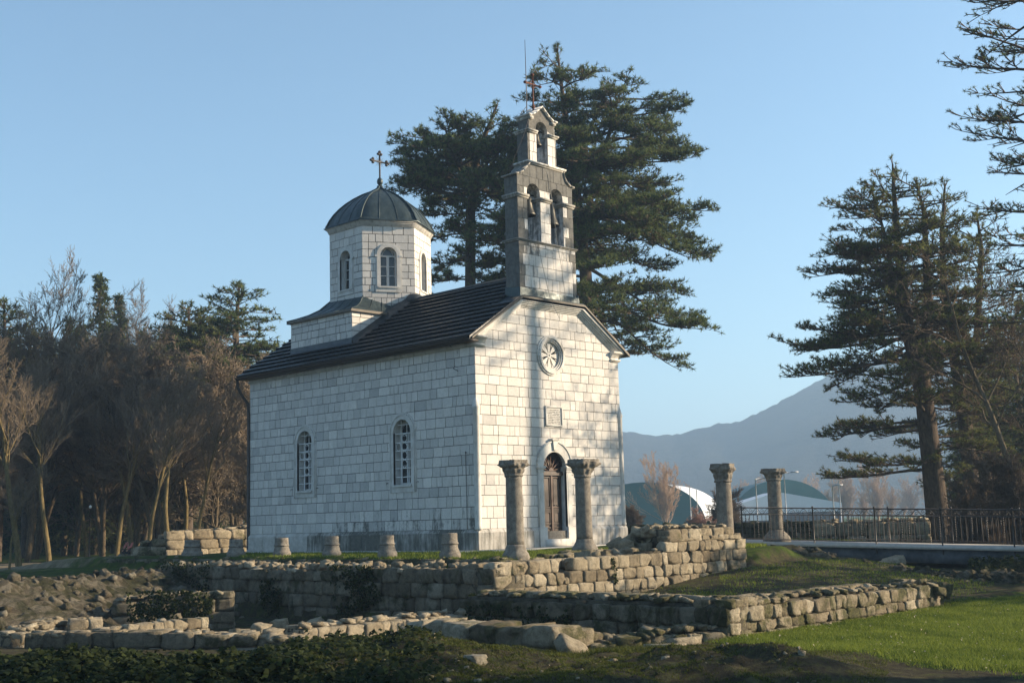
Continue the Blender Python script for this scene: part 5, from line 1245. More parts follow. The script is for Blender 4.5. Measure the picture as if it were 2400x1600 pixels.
def pine(name, seed, stems, prof, label, needle=PINE, l=.22, w=.045, nb=10, dens=1.0, side=None, r0=.32, bark=PBARK, droop=-.02, nbr=60, dead=.0, sub=1.0, k2=1.0, elk=.26):
    """stems: list of point lists with radii [(x,y,z,r)...]; prof: [(z, reach)] ; side=(dir, factor): longer towards dir"""
    rg = random.Random(seed); wood = Segs(); tw = Segs(); TP, TD_ = [], []
    root = empty(name, label=label, cat='tree'); trunk = MB()
    for st in stems: trunk.path([q[:3] for q in st], [q[3] for q in st], 9, cap=False)
    zmin, zmax = prof[0][0], prof[-1][0]
    def reach(z): return interp(prof, z)
    def shoot(p, d, L):   # twig carrying needle tufts along it and at the tip
        n = max(2, int(L/.16)); q = p
        for i in range(n):
            d = norm((d[0]+rg.gauss(0,.12), d[1]+rg.gauss(0,.12), d[2]+rg.gauss(0,.10)+.07)); q2 = (q[0]+d[0]*L/n, q[1]+d[1]*L/n, q[2]+d[2]*L/n)
            tw.add(q, q2, .016, .012); q = q2
            if i >= n*.25: TP.append(q); TD_.append(d)
    def branch(p, az, el, L, r, lvl):
        d = (cos(az)*cos(el), sin(az)*cos(el), sin(el)); n = max(4, int(L/.35)); step = L/n; q = p; isdead = rg.random() < dead
        for i in range(n):
            t = (i+1)/n
            d = norm((d[0]+rg.gauss(0,.07), d[1]+rg.gauss(0,.07), d[2]+rg.gauss(0,.04)+droop+(.055 if t > .65 else 0)))
            q2 = (q[0]+d[0]*step, q[1]+d[1]*step, q[2]+d[2]*step); ra = r*(1-.8*(i/n)); wood.add(q, q2, ra, r*(1-.8*t)); q = q2
            if t < .28 and lvl == 0: continue
            kk = (1.7 if lvl == 0 else 1.5)*dens*k2; kk = int(kk)+(rg.random() < kk-int(kk))
            for s_ in range(kk):
                sg = 1 if rg.random() < .5 else -1; a2 = math.atan2(d[1], d[0])+sg*rg.uniform(.4, 1.15)
                cl = L*(.42*(1-t*.72))*rg.uniform(.6, 1.2)
                if lvl == 0 and cl > .45: branch(q, a2, rg.uniform(-.12, .30), cl, max(.012, ra*.5), 1)
                elif not isdead: shoot(q, (cos(a2)*.9, sin(a2)*.9, rg.uniform(-.05, .75)), max(.25, min(.6, cl*sub)))
            if not isdead and (lvl or t > .5) and rg.random() < .8: shoot(q, norm((d[0], d[1], d[2]+rg.uniform(.1, .6))), rg.uniform(.22, .42))
        if not isdead: shoot(q, d, .4)
    for j in range(nbr):
        st = stems[j % len(stems)] if len(stems) > 1 else stems[0]
        lo, hi = max(zmin, st[0][2]), min(zmax, st[-1][2])
        z = lo+(hi-lo)*((j+rg.random())/nbr); 
        xs = [interp([(q[2], q[c]) for q in st], z) for c in range(4)]
        az = j*2.4+rg.uniform(-.5, .5); R = reach(z)*rg.uniform(.62, 1.05)
        if side: c = cos(az-side[0]); R *= (1+side[1]*c) if not callable(side[1]) else side[1](z, c)
        if R < .25: continue
        tz = (z-zmin)/(zmax-zmin)
        branch((xs[0], xs[1], z), az, -.06+elk*tz+rg.gauss(0,.10), R, min(.10, .018+.013*R), 0)
    for st in stems:
        q = st[-1]
        zt_ = q[2]
        for k in range(34):
            u_ = rg.random()**1.3*2.6; z_ = zt_-u_; xs = [interp([(w_[2], w_[c]) for w_ in st], z_) for c in range(2)]; a_ = rg.uniform(0, 6.28)
            shoot((xs[0], xs[1], z_), norm((cos(a_)*(.3+.5*u_), sin(a_)*(.3+.5*u_), .75)), .28+.28*u_)
    wood.out(trunk, 5); trunk.build('trunk', bark, root, smooth=True)
    mb = MB(); tw.out(mb, 3); 
    if mb.V: mb.build('twigs', TWIGD, root)
    mb = MB(); tufts(mb, TP, TD_, l, w, nb, seed, .72, up=.15); mb.build('crown', needle, root)
    return root, len(TP)
def spruce(name, seed, H, R, label, needle=SPRU, dens=1.0, top=1.0):
    rg = random.Random(seed); wood = Segs(); TP, TD_ = [], []; root = empty(name, label=label, cat='tree')
    wood.add((0,0,-.3), (0,0,H*.5), H*.016, H*.010); wood.add((0,0,H*.5), (0,0,H), H*.010, .01); z = H*.06
    while z < H:
        t = z/H; rr = R*(1-t)**.8*rg.uniform(.8, 1.1)
        for k in range(5):
            az = rg.uniform(0, 6.28); d = (cos(az), sin(az), .05); L = rr*rg.uniform(.65, 1.1); n = max(2, int(L/.22)); q = (0,0,z)
            for i in range(n):
                d = norm((d[0]+rg.gauss(0,.05), d[1]+rg.gauss(0,.05), d[2]-.05)); q2 = (q[0]+d[0]*L/n, q[1]+d[1]*L/n, q[2]+d[2]*L/n); wood.add(q, q2, .02, .012); q = q2
                for s_ in range(int(2*dens+rg.random())):
                    TP.append((q[0]+rg.gauss(0,.14), q[1]+rg.gauss(0,.14), q[2]-rg.uniform(0,.18))); TD_.append(norm((d[0], d[1], -.3)))
        z += .16+.14*(1-t)
    for k in range(5): TP.append((0,0,H-.1*k)); TD_.append((0,0,1))
    mb = MB(); wood.out(mb, 4); mb.build('trunk', DBARK, root)
    mb = MB(); tufts(mb, TP, TD_, .28, .07, 7, seed, .6); mb.build('crown', needle, root)
    return root
def ground_at(p): return float(gz(np.array([p[0]]), np.array([p[1]]))[0])
def put(o, px, D, rz=0., s=1., z=None):
    q = at(px, D, -.4); zz = ground_at(q) if z is None else z
    o.location = at(px, D, zz); o.rotation_euler = (0, 0, rz); o.scale = (s, s, s); return o
def zrow(y, D, px): return CAM[2]+(1229-(px-1200)*.0265-y)*D/FPX*1.01
def mesh_top(o):
    t = 0
    for c in kids(o):
        n = len(c.data.vertices); a = np.empty(n*3, np.float32); c.data.vertices.foreach_get('co', a); t = max(t, np.percentile(a[2::3], 99.9))
    return float(t)
TOP = {}
def fit(o, px, D, ytop, rz=0., wide=1.0):
    """stand the tree at column px, distance D, and scale it so its top reaches image row ytop"""
    k = o.data if o.data else kids(o)[0].data
    if k.name not in TOP: TOP[k.name] = mesh_top(o)
    q = at(px, D, -.4); zz = ground_at(q); s_ = (zrow(ytop, D, px)-zz)/TOP[k.name]
    o.location = at(px, D, zz); o.rotation_euler = (0, 0, rz); o.scale = (s_*wide, s_*wide, s_); return o
AZR = YAW-pi/2      # direction pointing right in the photograph
AZL = YAW+pi/2
# --- the two black pines behind the church
def zpx(y, D, px=1300): return CAM[2]+(1229-(px-1200)*.0265-y)*D/FPX*1.01   # height from an image row, for setting crown profiles
DA = 60
a1 = at(1392, DA, -.4)
def loc_at(px, y, D, base):
    """stem waypoint relative to the tree's base"""
    q = at(px, D, zpx(y, D, px)); return q-base
def stem(base, D, pts): return [(*(loc_at(px, y, D, base)), r) for px, y, r in pts]
stA = [stem(a1, DA, [(1392,1270,.42),(1385,900,.36),(1372,640,.30),(1345,430,.22),(1325,300,.14),(1306,140,.04)]), stem(a1, DA, [(1368,560,.16),(1400,420,.13),(1430,330,.09),(1450,250,.03)])]
t_, n_ = pine('black_pine', 21, stA, [(10.4,5.2),(12,6.2),(13.8,6.7),(15.4,6.4),(16.6,5.8),(18.2,4.7),(20.0,3.8),(22.0,2.6),(23.2,1.1)], 'great black pine right behind the bell gable, its layered boughs sweeping to the right', side=(AZR, lambda z, c: 1.0+.10*c), nbr=118, dens=1.1, l=.25, w=.04, nb=12, droop=-.030, elk=.16)
t_.location = a1; print('pine A tufts', n_)
b1 = at(1104, 63, -.4)
stB = [stem(b1, 63, [(1104,1270,.36),(1102,800,.30),(1103,520,.25),(1120,380,.15),(1165,270,.05)]), stem(b1, 63, [(1103,480,.15),(1070,400,.11),(1045,330,.04)])]
t_, n_ = pine('black_pine', 22, stB, [(9.5,2.2),(11.5,3.0),(14,3.9),(16.2,4.9),(18,4.8),(19.8,4.0),(21.2,2.0)], 'black pine with a bare orange trunk between the dome and the bell gable', side=(AZL, lambda z, c: .95-.13*c), nbr=92, dens=1.1, l=.27, w=.045, nb=11, elk=.16)
t_.location = b1; print('pine B tufts', n_)
# --- the forked pine on the right
c1 = at(2203, 46, -.45)
stC = [stem(c1, 46, [(2204,1285,.50),(2196,1200,.42),(2180,1060,.36),(2168,960,.33),(2155,880,.33),(2130,800,.24),(2118,700,.19),(2105,600,.14),(2095,470,.08),(2092,405,.03)]),
       stem(c1, 46, [(2150,860,.20),(2178,760,.19),(2172,640,.13),(2166,520,.08),(2150,455,.03)]), stem(c1, 46, [(2128,800,.14),(2092,700,.11),(2082,600,.07),(2050,480,.03)])]
t_, n_ = pine('black_pine', 33, stC, [(2.3,2.9),(3.6,3.7),(5.2,4.2),(7.0,4.1),(8.2,3.5),(9.5,3.0),(11,2.5),(12.6,1.8),(13.7,.7)], 'tall forked black pine with a lit flaking trunk beyond the bridge', needle=PINE2, nbr=150, dens=1.1, l=.17, w=.027, nb=14, side=(AZL, lambda z, c: 1+.18*c), elk=.16)
t_.location = c1; print('pine C tufts', n_)
c2 = at(2275, 50, -.5)
stD = [stem(c2, 50, [(2290,1270,.35),(2262,1000,.28),(2235,840,.2),(2212,700,.15),(2208,560,.10),(2215,450,.03)]), stem(c2, 50, [(2262,960,.2),(2290,800,.15),(2300,600,.09),(2290,520,.03)])]
t_, n_ = pine('black_pine', 35, stD, [(2.5,2.2),(4,2.6),(7,2.6),(9.5,2.2),(11.5,1.7),(13.0,.8)], 'slimmer pine crowding the right side of the forked pine', needle=PINE2, nbr=100, dens=1.0, l=.22, w=.038, nb=9)
t_.location = c2
# sparse tall pine entering from the right edge
e1 = at(2500, 36, -.5)
stE = [stem(e1, 36, [(2500,1330,.45),(2490,900,.38),(2470,500,.30),(2450,200,.22),(2440,-100,.12),(2430,-300,.04)])]
t_, n_ = pine('sparse_pine', 41, stE, [(6.5,1.7),(9,2.0),(12,2.2),(14.5,2.1),(17,1.8),(19.5,1.0)], 'thin half-bare pine leaning in at the right edge against the sky', nbr=110, dens=1.0, dead=.3, l=.125, w=.018, nb=20, r0=.3, side=(AZL, lambda z, c: 1+.2*c))
t_.location = e1
# tall park pines standing outside the frame to the right: their shadows cross the lawn, the foreground and the facade
for k, (lat, Dd, H, cb, R_, lb) in enumerate(((20.5,11.4,13.5,6.6,2.7,'tall pine right of the viewer shading the foreground, the nearer'),(21.5,14.6,13.0,6.9,1.9,'tall pine right of the viewer shading the foreground, the farther'))):
    b_ = CAM+np.array([CF[0],CF[1],0])*Dd+np.array([CR[0],CR[1],0])*lat; b_[2] = -.9
    t_, n_ = pine('tall_pine', 81+k, [[(0,0,-.2,.3),(.1,0,H*.5,.22),(0,.1,H,.05)]], [(cb,R_*.8),(cb+2,R_),(H-2,R_*.8),(H,.6)], lb, nbr=70, dens=1.0, l=.26, w=.06, nb=9); t_.location = b_
for k, (lat, Dd, H, R_, lb) in enumerate(((14.4,28.0,4.3,1.9,'bushy evergreen added for shade outside the right edge, before the bridge'),(15.8,31,4.6,2.0,'dark evergreen shrub added for shade outside the right edge, beside the bridge'),(17.0,34.5,4.2,2.1,'dark evergreen shrub added for shade outside the right edge, behind the bridge'),(13.2,24.6,2.4,1.5,'low evergreen shrub added for shade outside the right edge on the lawn'))):
    b_ = CAM+np.array([CF[0],CF[1],0])*Dd+np.array([CR[0],CR[1],0])*lat; b_[2] = -.9  # unseen evergreens added to throw shade over the hollow and the wall end
    t_, n_ = pine('shade_shrub', 91+k, [[(0,0,-.2,.1),(.1,0,H*.5,.07),(0,.1,H,.02)]], [(.2,R_*.9),(H*.5,R_),(H,.5)], lb, nbr=60, dens=1.0, l=.2, w=.06, nb=8); t_.location = b_
b_ = np.array([21.4,-16.0,-.6]); t_, n_ = pine('tall_pine', 83, [[(0,0,-.2,.36),(.05,0,9,.30),(.1,.1,16,.18),(0,.1,20,.05)]], [(15.5,1.6),(17,2.4),(19,1.6),(20,.5)], 'tall clean-stemmed pine far right whose trunk shadow falls on the facade', nbr=40, dens=.9, l=.26, w=.05, nb=9); t_.location = b_
# bare broadleaf in front of it
T = bare_tree('bare_tree', 51, 9.5, first=.42, spread=1.15, dens=.78, up=.02, tmin=.009, twig=TWIGD, label='bare spreading tree at the right edge with arching branches against the sky', fork=2); fit(T, 2450, 40, 470, .6, .9)
# dark twiggy mass at the right edge
for k, (px, D, H, sd, lb) in enumerate([(2345,52,6.4,61,'dense twiggy evergreen thicket tree right of the forked pine'),(2415,54,9.5,62,'dark drooping evergreen at the right edge above the railing')]):
    b_ = at(px, D, -.5); st_ = [[(0,0,-.2,.22),(.1,0,H*.5,.15),(0,.1,H,.03)]]
    t_, n_ = pine('evergreen_tree', sd, st_, [(.3,2.1),(H*.4,2.2),(H*.75,1.7),(H,.5)], lb, needle=PINE2, nbr=90, dens=1.1, l=.19, w=.04, nb=8, dead=.12, droop=-.05); t_.location = b_
# --- small bare and bushy growth below and behind the bridge
SHR = bare_tree('bare_shrub', 71, 2.6, first=.05, spread=.9, dens=1.3, up=.05, r0=.03, label='bare scrub behind the bridge railing, between the lit wall and the edge', fork=5, lv=3, twig=TWIGD)
fit(SHR, 2300, 40, 1120, 0)
rest(SHR)
for px, D, s_, rz, lb in ((2370,41,1060,1.,'taller bare scrub at the right edge behind the railing'),(2240,39.5,1255,2.,'thin dry stems below the bridge beam'),(2150,39,1262,4.,'low dry stalks under the bridge, left of the rock'),(2330,37.5,1230,3.2,'dark straggling stems under the right end of the bridge')):
    o = copy_tree(SHR); o['label'] = lb; fit(o, px, D, s_, rz)
# --- the wood on the left
W1T = bare_tree('bare_tree', 101, 15, first=.34, spread=.66, dens=.86, up=.08, tmin=.013, label='tall many-limbed bare tree at the far left edge, reaching highest', fork=2, bark=DBARK)
W2T = bare_tree('bare_tree', 102, 11, first=.36, spread=.85, dens=1.0, up=.05, r0=.22, tmin=.014, label='broad bare tree with dark leaning stems in the middle of the left wood', fork=3, bark=DBARK)
W3T = bare_tree('bare_tree', 103, 9, first=.2, spread=.9, dens=.92, up=.05, tmin=.014, label='brown densely twigged tree touching the church corner', fork=2)
W4T = bare_tree('bare_tree', 104, 12, first=.46, spread=.7, dens=.9, up=.11, r0=.20, tmin=.013, label='slim bare tree with mossy yellow-lit trunk by the path', bark=MBARK)
S1T = spruce('spruce', 111, 14, 2.1, 'narrow dark spruce rising between the bare crowns, second clump from left')
S2T = spruce('spruce', 112, 11, 3.0, 'broad dark spruce in the depth of the wood')
b_ = at(553, 74, -.4); stP = [[(0,0,-.3,.3),(.1,.1,7,.22),(0,.1,12,.12),(.1,0,14.2,.04)]]
P1T, n_ = pine('pine', 121, stP, [(5.8,3.0),(8,3.2),(10,2.7),(12,2.0),(14,.6)], 'green pine with lit trunk nearest the church roof, top standing clear in the sky', nbr=110, dens=1.1, l=.28, w=.055, nb=9); P1T.location = b_
b_ = at(436, 72, -.4)
P2T, n_ = pine('pine', 122, [[(0,0,-.3,.28),(0,.1,6,.2),(.1,.1,11,.1),(0,0,12.7,.03)]], [(5.5,1.8),(8,2.4),(10.5,1.8),(12.5,.6)], 'olive pine with a rounded top left of the green pine', needle=PINE2, nbr=90, dens=1.1, l=.26, w=.05, nb=9); P2T.location = b_
for o in (W1T, W2T, W3T, W4T, S1T, S2T, P1T, P2T): rest(o)
fit(P1T, 553, 74, 663, 0, 1.25); fit(P2T, 436, 72, 708, 0, 1.35)
fit(W1T, 62, 58, 555, .4, 1.0); fit(W2T, 372, 60, 760, 1.2); fit(W3T, 500, 66, 800, 2.0, 1.15); fit(W4T, 116, 50, 820, 3.0); fit(S1T, 150, 74, 745, 0); fit(S2T, 240, 88, 760, 0)
def cp(src, px, D, rz, ytop, lb, grp=None, wide=1.0):
    o = copy_tree(src); o['label'] = lb
    if grp: o['group'] = grp
    elif 'group' in o: del o['group']
    fit(o, px, D, ytop, rz, wide); return o
cp(W1T, -30, 56, 2.2, 600, 'bare tree with ivy-dark trunk cut by the left frame edge'); cp(S1T, 222, 76, 1.5, 640, 'tall thin ragged conifer, the highest point left of the roof')
cp(S1T, 268, 80, 2.5, 690, 'ragged conifer just right of the tallest thin one'); cp(W1T, 335, 80, 1.1, 640, 'bare crown with curving limbs showing against the sky behind the olive pine')
cp(W4T, 272, 56, .9, 860, 'tree with sunlit trunk standing behind the walker'); cp(W4T, 203, 66, 2.7, 840, 'slim trunk behind the park lamp'); cp(W4T, 433, 63, 5.0, 850, 'leaning trunk with orange-lit bark in the gap before the church corner')
cp(W2T, 240, 64, 3.3, 830, 'bare tree with whitish branch at the centre of the left wood'); cp(W2T, 80, 66, 5.0, 800, 'rounded bare crown low at the far left')
cp(W3T, 420, 72, .6, 790, 'brown twiggy crown below the olive pine', wide=1.2); cp(W3T, 556, 70, 3.9, 830, 'brown twiggy crown just above the left wall corner of the church', wide=1.2); cp(W3T, 320, 70, 5.3, 780, 'brown twiggy crown left of the olive pine')
cp(W3T, 180, 72, 1.9, 830, 'brown twiggy crown below the narrow spruce', wide=1.2); cp(W3T, 595, 60, 4.4, 1010, 'low brown scrub tree against the church wall'); cp(W2T, 500, 80, 1.9, 800, 'bare crown in front of the green pine')
cp(P2T, 490, 80, 1.0, 745, 'dark pine crown between the two pine tops'); cp(P1T, 372, 92, 2.0, 800, 'distant pine crown behind the bare trees, left of the olive pine')
cp(P2T, -10, 62, 4.0, 700, 'warm pine crown at the left edge behind the tallest bare tree'); cp(P2T, 60, 70, 2.0, 760, 'pine crown behind the tallest bare tree')
cp(W2T, -60, 55, .9, 860, 'bare crown cut off by the left frame edge, lower one'); cp(W4T, 22, 44, 1.6, 1090, 'thin young tree in front of the dark trunk, far left')
for px, D, yt, rz, lb in ((345,52,900,1.0,'tree with thick dark stem leaning right, middle of the left wood'),(395,55,840,2.2,'dark straight stem left of the orange-lit one'),(310,60,830,4.1,'grey stem rising behind the walker'),(45,46,760,3.3,'thick ivy-dark trunk near the left frame edge'),(455,58,900,.4,'thin stem in the gap before the church corner')): cp(W4T, px, D, rz, yt, lb)
for px, D, yt, rz, lb in ((175,84,760,1,'green-black conifer behind the narrow spruce'),(395,84,760,2,'dark conifer crown between the olive pine and the bare crowns'),(110,82,800,3,'dark conifer behind the far left bare crowns')): cp(S2T, px, D, rz, yt, lb)
rr = random.Random(77); G1 = 'dark conifers closing the depth of the left wood'
for k in range(26):
    cp(S2T if k % 3 else S1T, -120+k*27+rr.uniform(-10,10), rr.uniform(92, 112), rr.uniform(0,6), rr.uniform(770, 850), 'dark conifer in the closed back row of the left wood', G1)
G2 = 'bare undergrowth trees filling the left wood'
for k in range(6):
    cp(W3T if k % 2 else W2T, -40+k*110+rr.uniform(-15,15), rr.uniform(70, 88), rr.uniform(0,6), rr.uniform(930, 1060), 'bare brown undergrowth tree inside the left wood', G2, wide=1.2)
G3 = 'dark trees closing the right edge'
for k, (px, D, yt) in enumerate([(2310,74,830),(2375,66,760),(2440,60,700),(2270,90,930),(2500,52,640)]): cp(S2T, px, D, k*1.3, yt, 'dark conifer behind the pines at the right edge', G3)
# park beyond the columns: tan bare trees in front of the hill
W3T_t = bare_tree('bare_tree', 131, 8, first=.08, spread=.5, dens=.72, up=.12, twig=TWIGT, bark=TWIGT, label='round tan bare tree in front of the left sports dome', fork=4, lv=4); rest(W3T_t)
fit(W3T_t, 1562, 150, 1062, 0, 1.1)
G4 = 'tan bare trees scattered before the hill'
for k in range(26):
    px = 1600+k*30+rr.uniform(-14,14); D = rr.uniform(225, 330); cp(W3T_t, px, D, rr.uniform(0,6), rr.uniform(1105, 1160) if px < 2000 else rr.uniform(1080, 1150), 'small tan bare tree in the park before the hill', G4, wide=1.1)
BUSH = bare_tree('red_bush', 133, 2.6, first=.05, spread=1.1, dens=.9, up=.04, r0=.03, twig=flat('reddish_twigs', (.33,.19,.14), .9, .1), bark=TWIGT, label='reddish bare bush at the foot of the left sports dome', fork=5, lv=3); BUSH['category'] = 'bush'; rest(BUSH)
fit(BUSH, 1640, 84, 1190, 0, 1.3)
for px, D, yt, lb in ((1478,80,1185,'thin bare bush beside the church corner behind the boundary wall'),(1700,86,1150,'bare bush behind the scrolled column')):
    cp(SHR, px, D, px, yt, lb)

# ------------------------------------------------------------------ SPORTS DOMES, LAMPS, HILL
TG = flat('green_tarpaulin', (.035,.12,.11), .6, .3, .12, .3); TW = flat('white_tarpaulin', (.62,.64,.66), .6, .3, .08, .3); DKW = flat('dark_side_band', (.08,.08,.085), .8)
def vault(mb, pxl, pxr, D, ztop, zbase, vec, m_end, m_shell, n=24, power=2.3):
    A = at(pxl, D, zbase); B = at(pxr, D, zbase); c = (A+B)/2; u = (B-A)/2; P = []
    for i in range(n+1):
        t = pi*i/n; P.append(c-u*np.sign(cos(t))*abs(cos(t))**(2/power)+np.array([0,0,(ztop-zbase)*abs(sin(t))**(2/power)]))
    P = np.array(P); mb.poly(list(P), m_end); Q = P+np.array(vec)
    mb.add(np.concatenate([P, Q]), [(i, i+1, n+2+i, n+1+i) for i in range(n)], m_shell); mb.poly(list(Q[::-1]), m_end)
mb = MB(); rv = np.array([CR[0], CR[1], 0]); fv = np.array([CF[0], CF[1], 0]); vault(mb, 1362, 1656, 180, 6.15, -.5, rv*6.5+fv*22, 0, 1, power=2.15)
mb.build('sports_dome', [TG, TW], label='green arched sports dome with a white outer shell, next to the church', cat='sports dome')
mb = MB(); vault(mb, 1712, 1962, 210, 6.9, -.5, rv*2+fv*40, 0, 0, power=2.0)
A, B = at(1722, 196, 0), at(1975, 196, 0); Cc = (A+B)/2-rv*1.5
V = [A+np.array([0,0,z]) for z in (1.3, 2.6)]+[B+np.array([0,0,z]) for z in (1.3, 2.6)]+[Cc+np.array([0,0,4.55])]
mb.poly([V[0], V[2], V[3], V[4], V[1]], 1); mb.add([*(np.array([A,B])+np.array([0,0,-.6])), *(np.array([B,A])+np.array([0,0,1.3]))], [(0,1,2,3)], 2)
A2, B2 = at(1725, 195.5, 0), at(1812, 195.5, 0); mb.add([A2+np.array([0,0,.15]), B2+np.array([0,0,.15]), B2+np.array([0,0,1.0]), A2+np.array([0,0,1.0])], [(0,1,2,3)], 1)
sv = fv*12; mb.add([V[1], V[4], V[4]+sv, V[1]+sv], [(0,1,2,3)], 1); mb.add([V[4], V[3], V[3]+sv, V[4]+sv], [(0,1,2,3)], 1); mb.add([V[0], V[1], V[1]+sv, V[0]+sv], [(0,1,2,3)], 1)
mb.build('sports_hall', [TG, TW, DKW], label='low white tent hall with a green vault behind it, between the two right columns', cat='sports hall')
LM = flat('pale_lamp_metal', (.45,.46,.47), .5)
for px, D, ytop, arm, lb in ((1777,100,1126,.55,'pale lamp post between the scrolled and the bridge column, arm to the right'),(1845,104,1112,.5,'pale lamp post just right of the bridge column'),(1957,100,1142,.3,'pale lamp post right of the tent hall'),(1621,120,1147,0,'thin mast left of the scrolled column, first of two'),(1637,122,1152,0,'thin mast left of the scrolled column, second of two'),(1973,110,1130,0,'thin mast behind the rightmost lamp post')):
    b_ = at(px, D, -.45); h_ = zpx(ytop, D, px)+.45; root = empty('lamp_post' if arm else 'mast', tuple(b_), label=lb, cat='lamp post' if arm else 'mast')
    mb = MB(); mb.path([(0,0,0),(0,0,h_)], [.07,.045], 6); mb.build('pole', LM, root)
    if arm:
        mb = MB(); mb.path([(0,0,h_-.05),(CR[0]*arm,CR[1]*arm,h_+.02),(CR[0]*arm*1.8,CR[1]*arm*1.8,h_+.05)], .05, 5); mb.build('arm', LM, root)
        mb = MB(); c_ = np.array([CR[0]*arm*1.8, CR[1]*arm*1.8, h_+.04]); mb.box((-.3,-.12,-.06), (.3,.12,.05), M=(np.array([[CR[0],CR[1],0],[-CR[1],CR[0],0],[0,0,1]]).T, c_)); mb.build('lamp_head', LM, root)
b_ = at(209, 58, -.45); root = empty('park_lamp', tuple(b_), label='slender park lamp with a small globe beside the path on the left', cat='park lamp')
mb = MB(); mb.path([(0,0,0),(0,0,.4),(0,0,2.4)], [.05,.03,.022], 8); mb.build('pole', IRON, root); mb = MB(); mb.lathe([(0,2.42),(.05,2.45),(.07,2.5),(.05,2.55),(0,2.58)], n=12); mb.build('globe', WHITEP, root, smooth=True)
# hill: one long ridge about a kilometre away
mb = MB(); sky_px = [(-1500,985),(-600,940),(200,1000),(700,1035),(1200,1040),(1457,1019),(1524,1028),(1593,1025),(1662,1005),(1713,998),(1746,990),(1810,959),(1848,940),(1886,918),(1950,885),(2060,850),(2200,820),(2400,800),(2800,830),(3600,900)]
nu, nv = 520, 26; V = np.zeros((nu, nv, 3))
for i in range(nu):
    px = -1500+5100*i/(nu-1); yy = np.interp(px, [a for a, _ in sky_px], [b for _, b in sky_px])
    ztop = CAM[2]+(1229-(px-1200)*.0265-yy)*1000/FPX*1.01; dirp = at(px, 1000, 0)-at(px, 10, 0); dirp /= np.linalg.norm(dirp)
    for j in range(nv):
        w = j/(nv-1); D_ = 560+440*w; z = -6+(ztop+6)*(w**1.25) if w < 1 else ztop; V[i,j] = at(px, D_, z)
V = V.reshape(-1,3); ww = np.tile(np.linspace(0,1,nv), nu)
V[:,2] += snoise(V, .004, 4)*6*ww*(1-ww)*3+snoise(V, .02, 12)*2.0*ww*(1-ww)*2+np.where(ww > .99, 1, ww)*(np.random.RandomState(4).normal(0, .45, len(V)))
# back slope
back = V.reshape(nu, nv, 3)[:, -1].copy()+np.array([CF[0],CF[1],0])*400; back[:,2] = -10
V = np.concatenate([V.reshape(nu, nv, 3), back[:,None]], 1); nv += 1; idx = np.arange(nu*nv).reshape(nu, nv)
mb.add(V.reshape(-1,3), np.stack([idx[:-1,:-1].ravel(), idx[1:,:-1].ravel(), idx[1:,1:].ravel(), idx[:-1,1:].ravel()], 1)); mb.build('hill', HILL, kind='structure', smooth=False)

# ------------------------------------------------------------------ GRASS, MOSS, IVY
def lawn_w(x, y):
    s, D = SD(x, y); s = s+.55*snoise(np.stack([x, y, x*0], 1), .35, 13); return sm(-y, 15.3, 15.9)*sm(s-(17.8-D)*.55, 2.3, 3.2)
def scatter(n, pxr, Dr, seed, accept):
    rs = np.random.RandomState(seed); px = rs.uniform(*pxr, n*3); D = np.sqrt(rs.uniform(Dr[0]**2, Dr[1]**2, n*3)); 
    b = D*(px-1200)/FPX; P = CAM[None]+CF[None]*D[:,None]+CR[None]*b[:,None]; c = (-.9-P[:,2])/CU[2]; P = P+CU[None]*c[:,None]
    x, y = P[:,0], P[:,1]; k = rs.uniform(0, 1, len(x)) < accept(x, y); x, y = x[k][:n], y[k][:n]; return np.stack([x, y, gz(x, y)], 1)
def blades(mb, P, h, w, seed, lean=.5, mi=0, tone=None):
    rs = np.random.RandomState(seed); n = len(P); a = rs.uniform(0, 2*pi, n); hh = h*rs.uniform(.5, 1.3, n); s_ = np.stack([np.cos(a), np.sin(a), 0*a], 1)*w/2
    t = P+np.stack([rs.normal(0, lean, n)*hh, rs.normal(0, lean, n)*hh, hh], 1); b = P-np.array([0,0,.01])
    V = np.stack([b-s_, b+s_, t], 1).reshape(-1,3); tn = np.clip(.45+.28*snoise(P, .5, 8)+rs.normal(0,.22,n), 0, 1)
    mb.add(V, np.arange(3*n).reshape(-1,3), mi, tn)
notwall = lambda x, y: 1-((np.abs(x-X1-.28) < .3)&(y > Y1)).astype(float)
mb = MB(); P = scatter(170000, (1250, 2520), (10.5, 24), 1, lambda x, y: lawn_w(x, y)*np.clip(.75+.5*snoise(np.stack([x,y,x*0],1), .4, 3), .1, 1)); blades(mb, P, .050, .011, 2); 
P = P[:2600]; blades(mb, P, .06, .016, 5, lean=.9)
mb.build('grass', GRASSB, label='short bright green lawn grass, bottom right', cat='grass', kind='stuff')
mb = MB(); P = scatter(22000, (1130, 1800), (25.5, 34.5), 3, lambda x, y: ((x > X2+.3)&(y > Y2+.9)&(x < 5)&(y < -.6)).astype(float)); blades(mb, P, .07, .02, 4)
P = scatter(14000, (560, 1160), (28, 44), 6, lambda x, y: ((x > -8)&(x < -.5)&(y > -6)&(y < 12)).astype(float)); blades(mb, P, .06, .02, 4)
P = scatter(15000, (1500, 2330), (21, 33), 7, lambda x, y: ((x > X1+.6)&(y > Y1+.6)&(y < Y2-.1)).astype(float)*np.clip(.35+.7*snoise(np.stack([x,y,x*0],1), .3, 6), .03, 1)); blades(mb, P, .055, .018, 7)
mb.build('terrace_grass', GRASSB, label='grass on the terrace and the slopes between the ruined walls', cat='grass', kind='stuff')
mb = MB(); P = scatter(120000, (380, 2080), (11, 17.2), 8, lambda x, y: (1-lawn_w(x, y))*np.clip(.35+.9*snoise(np.stack([x,y,x*0],1), .5, 14), .04, 1)*(y < -10)); blades(mb, P, .022, .012, 9, lean=.8)
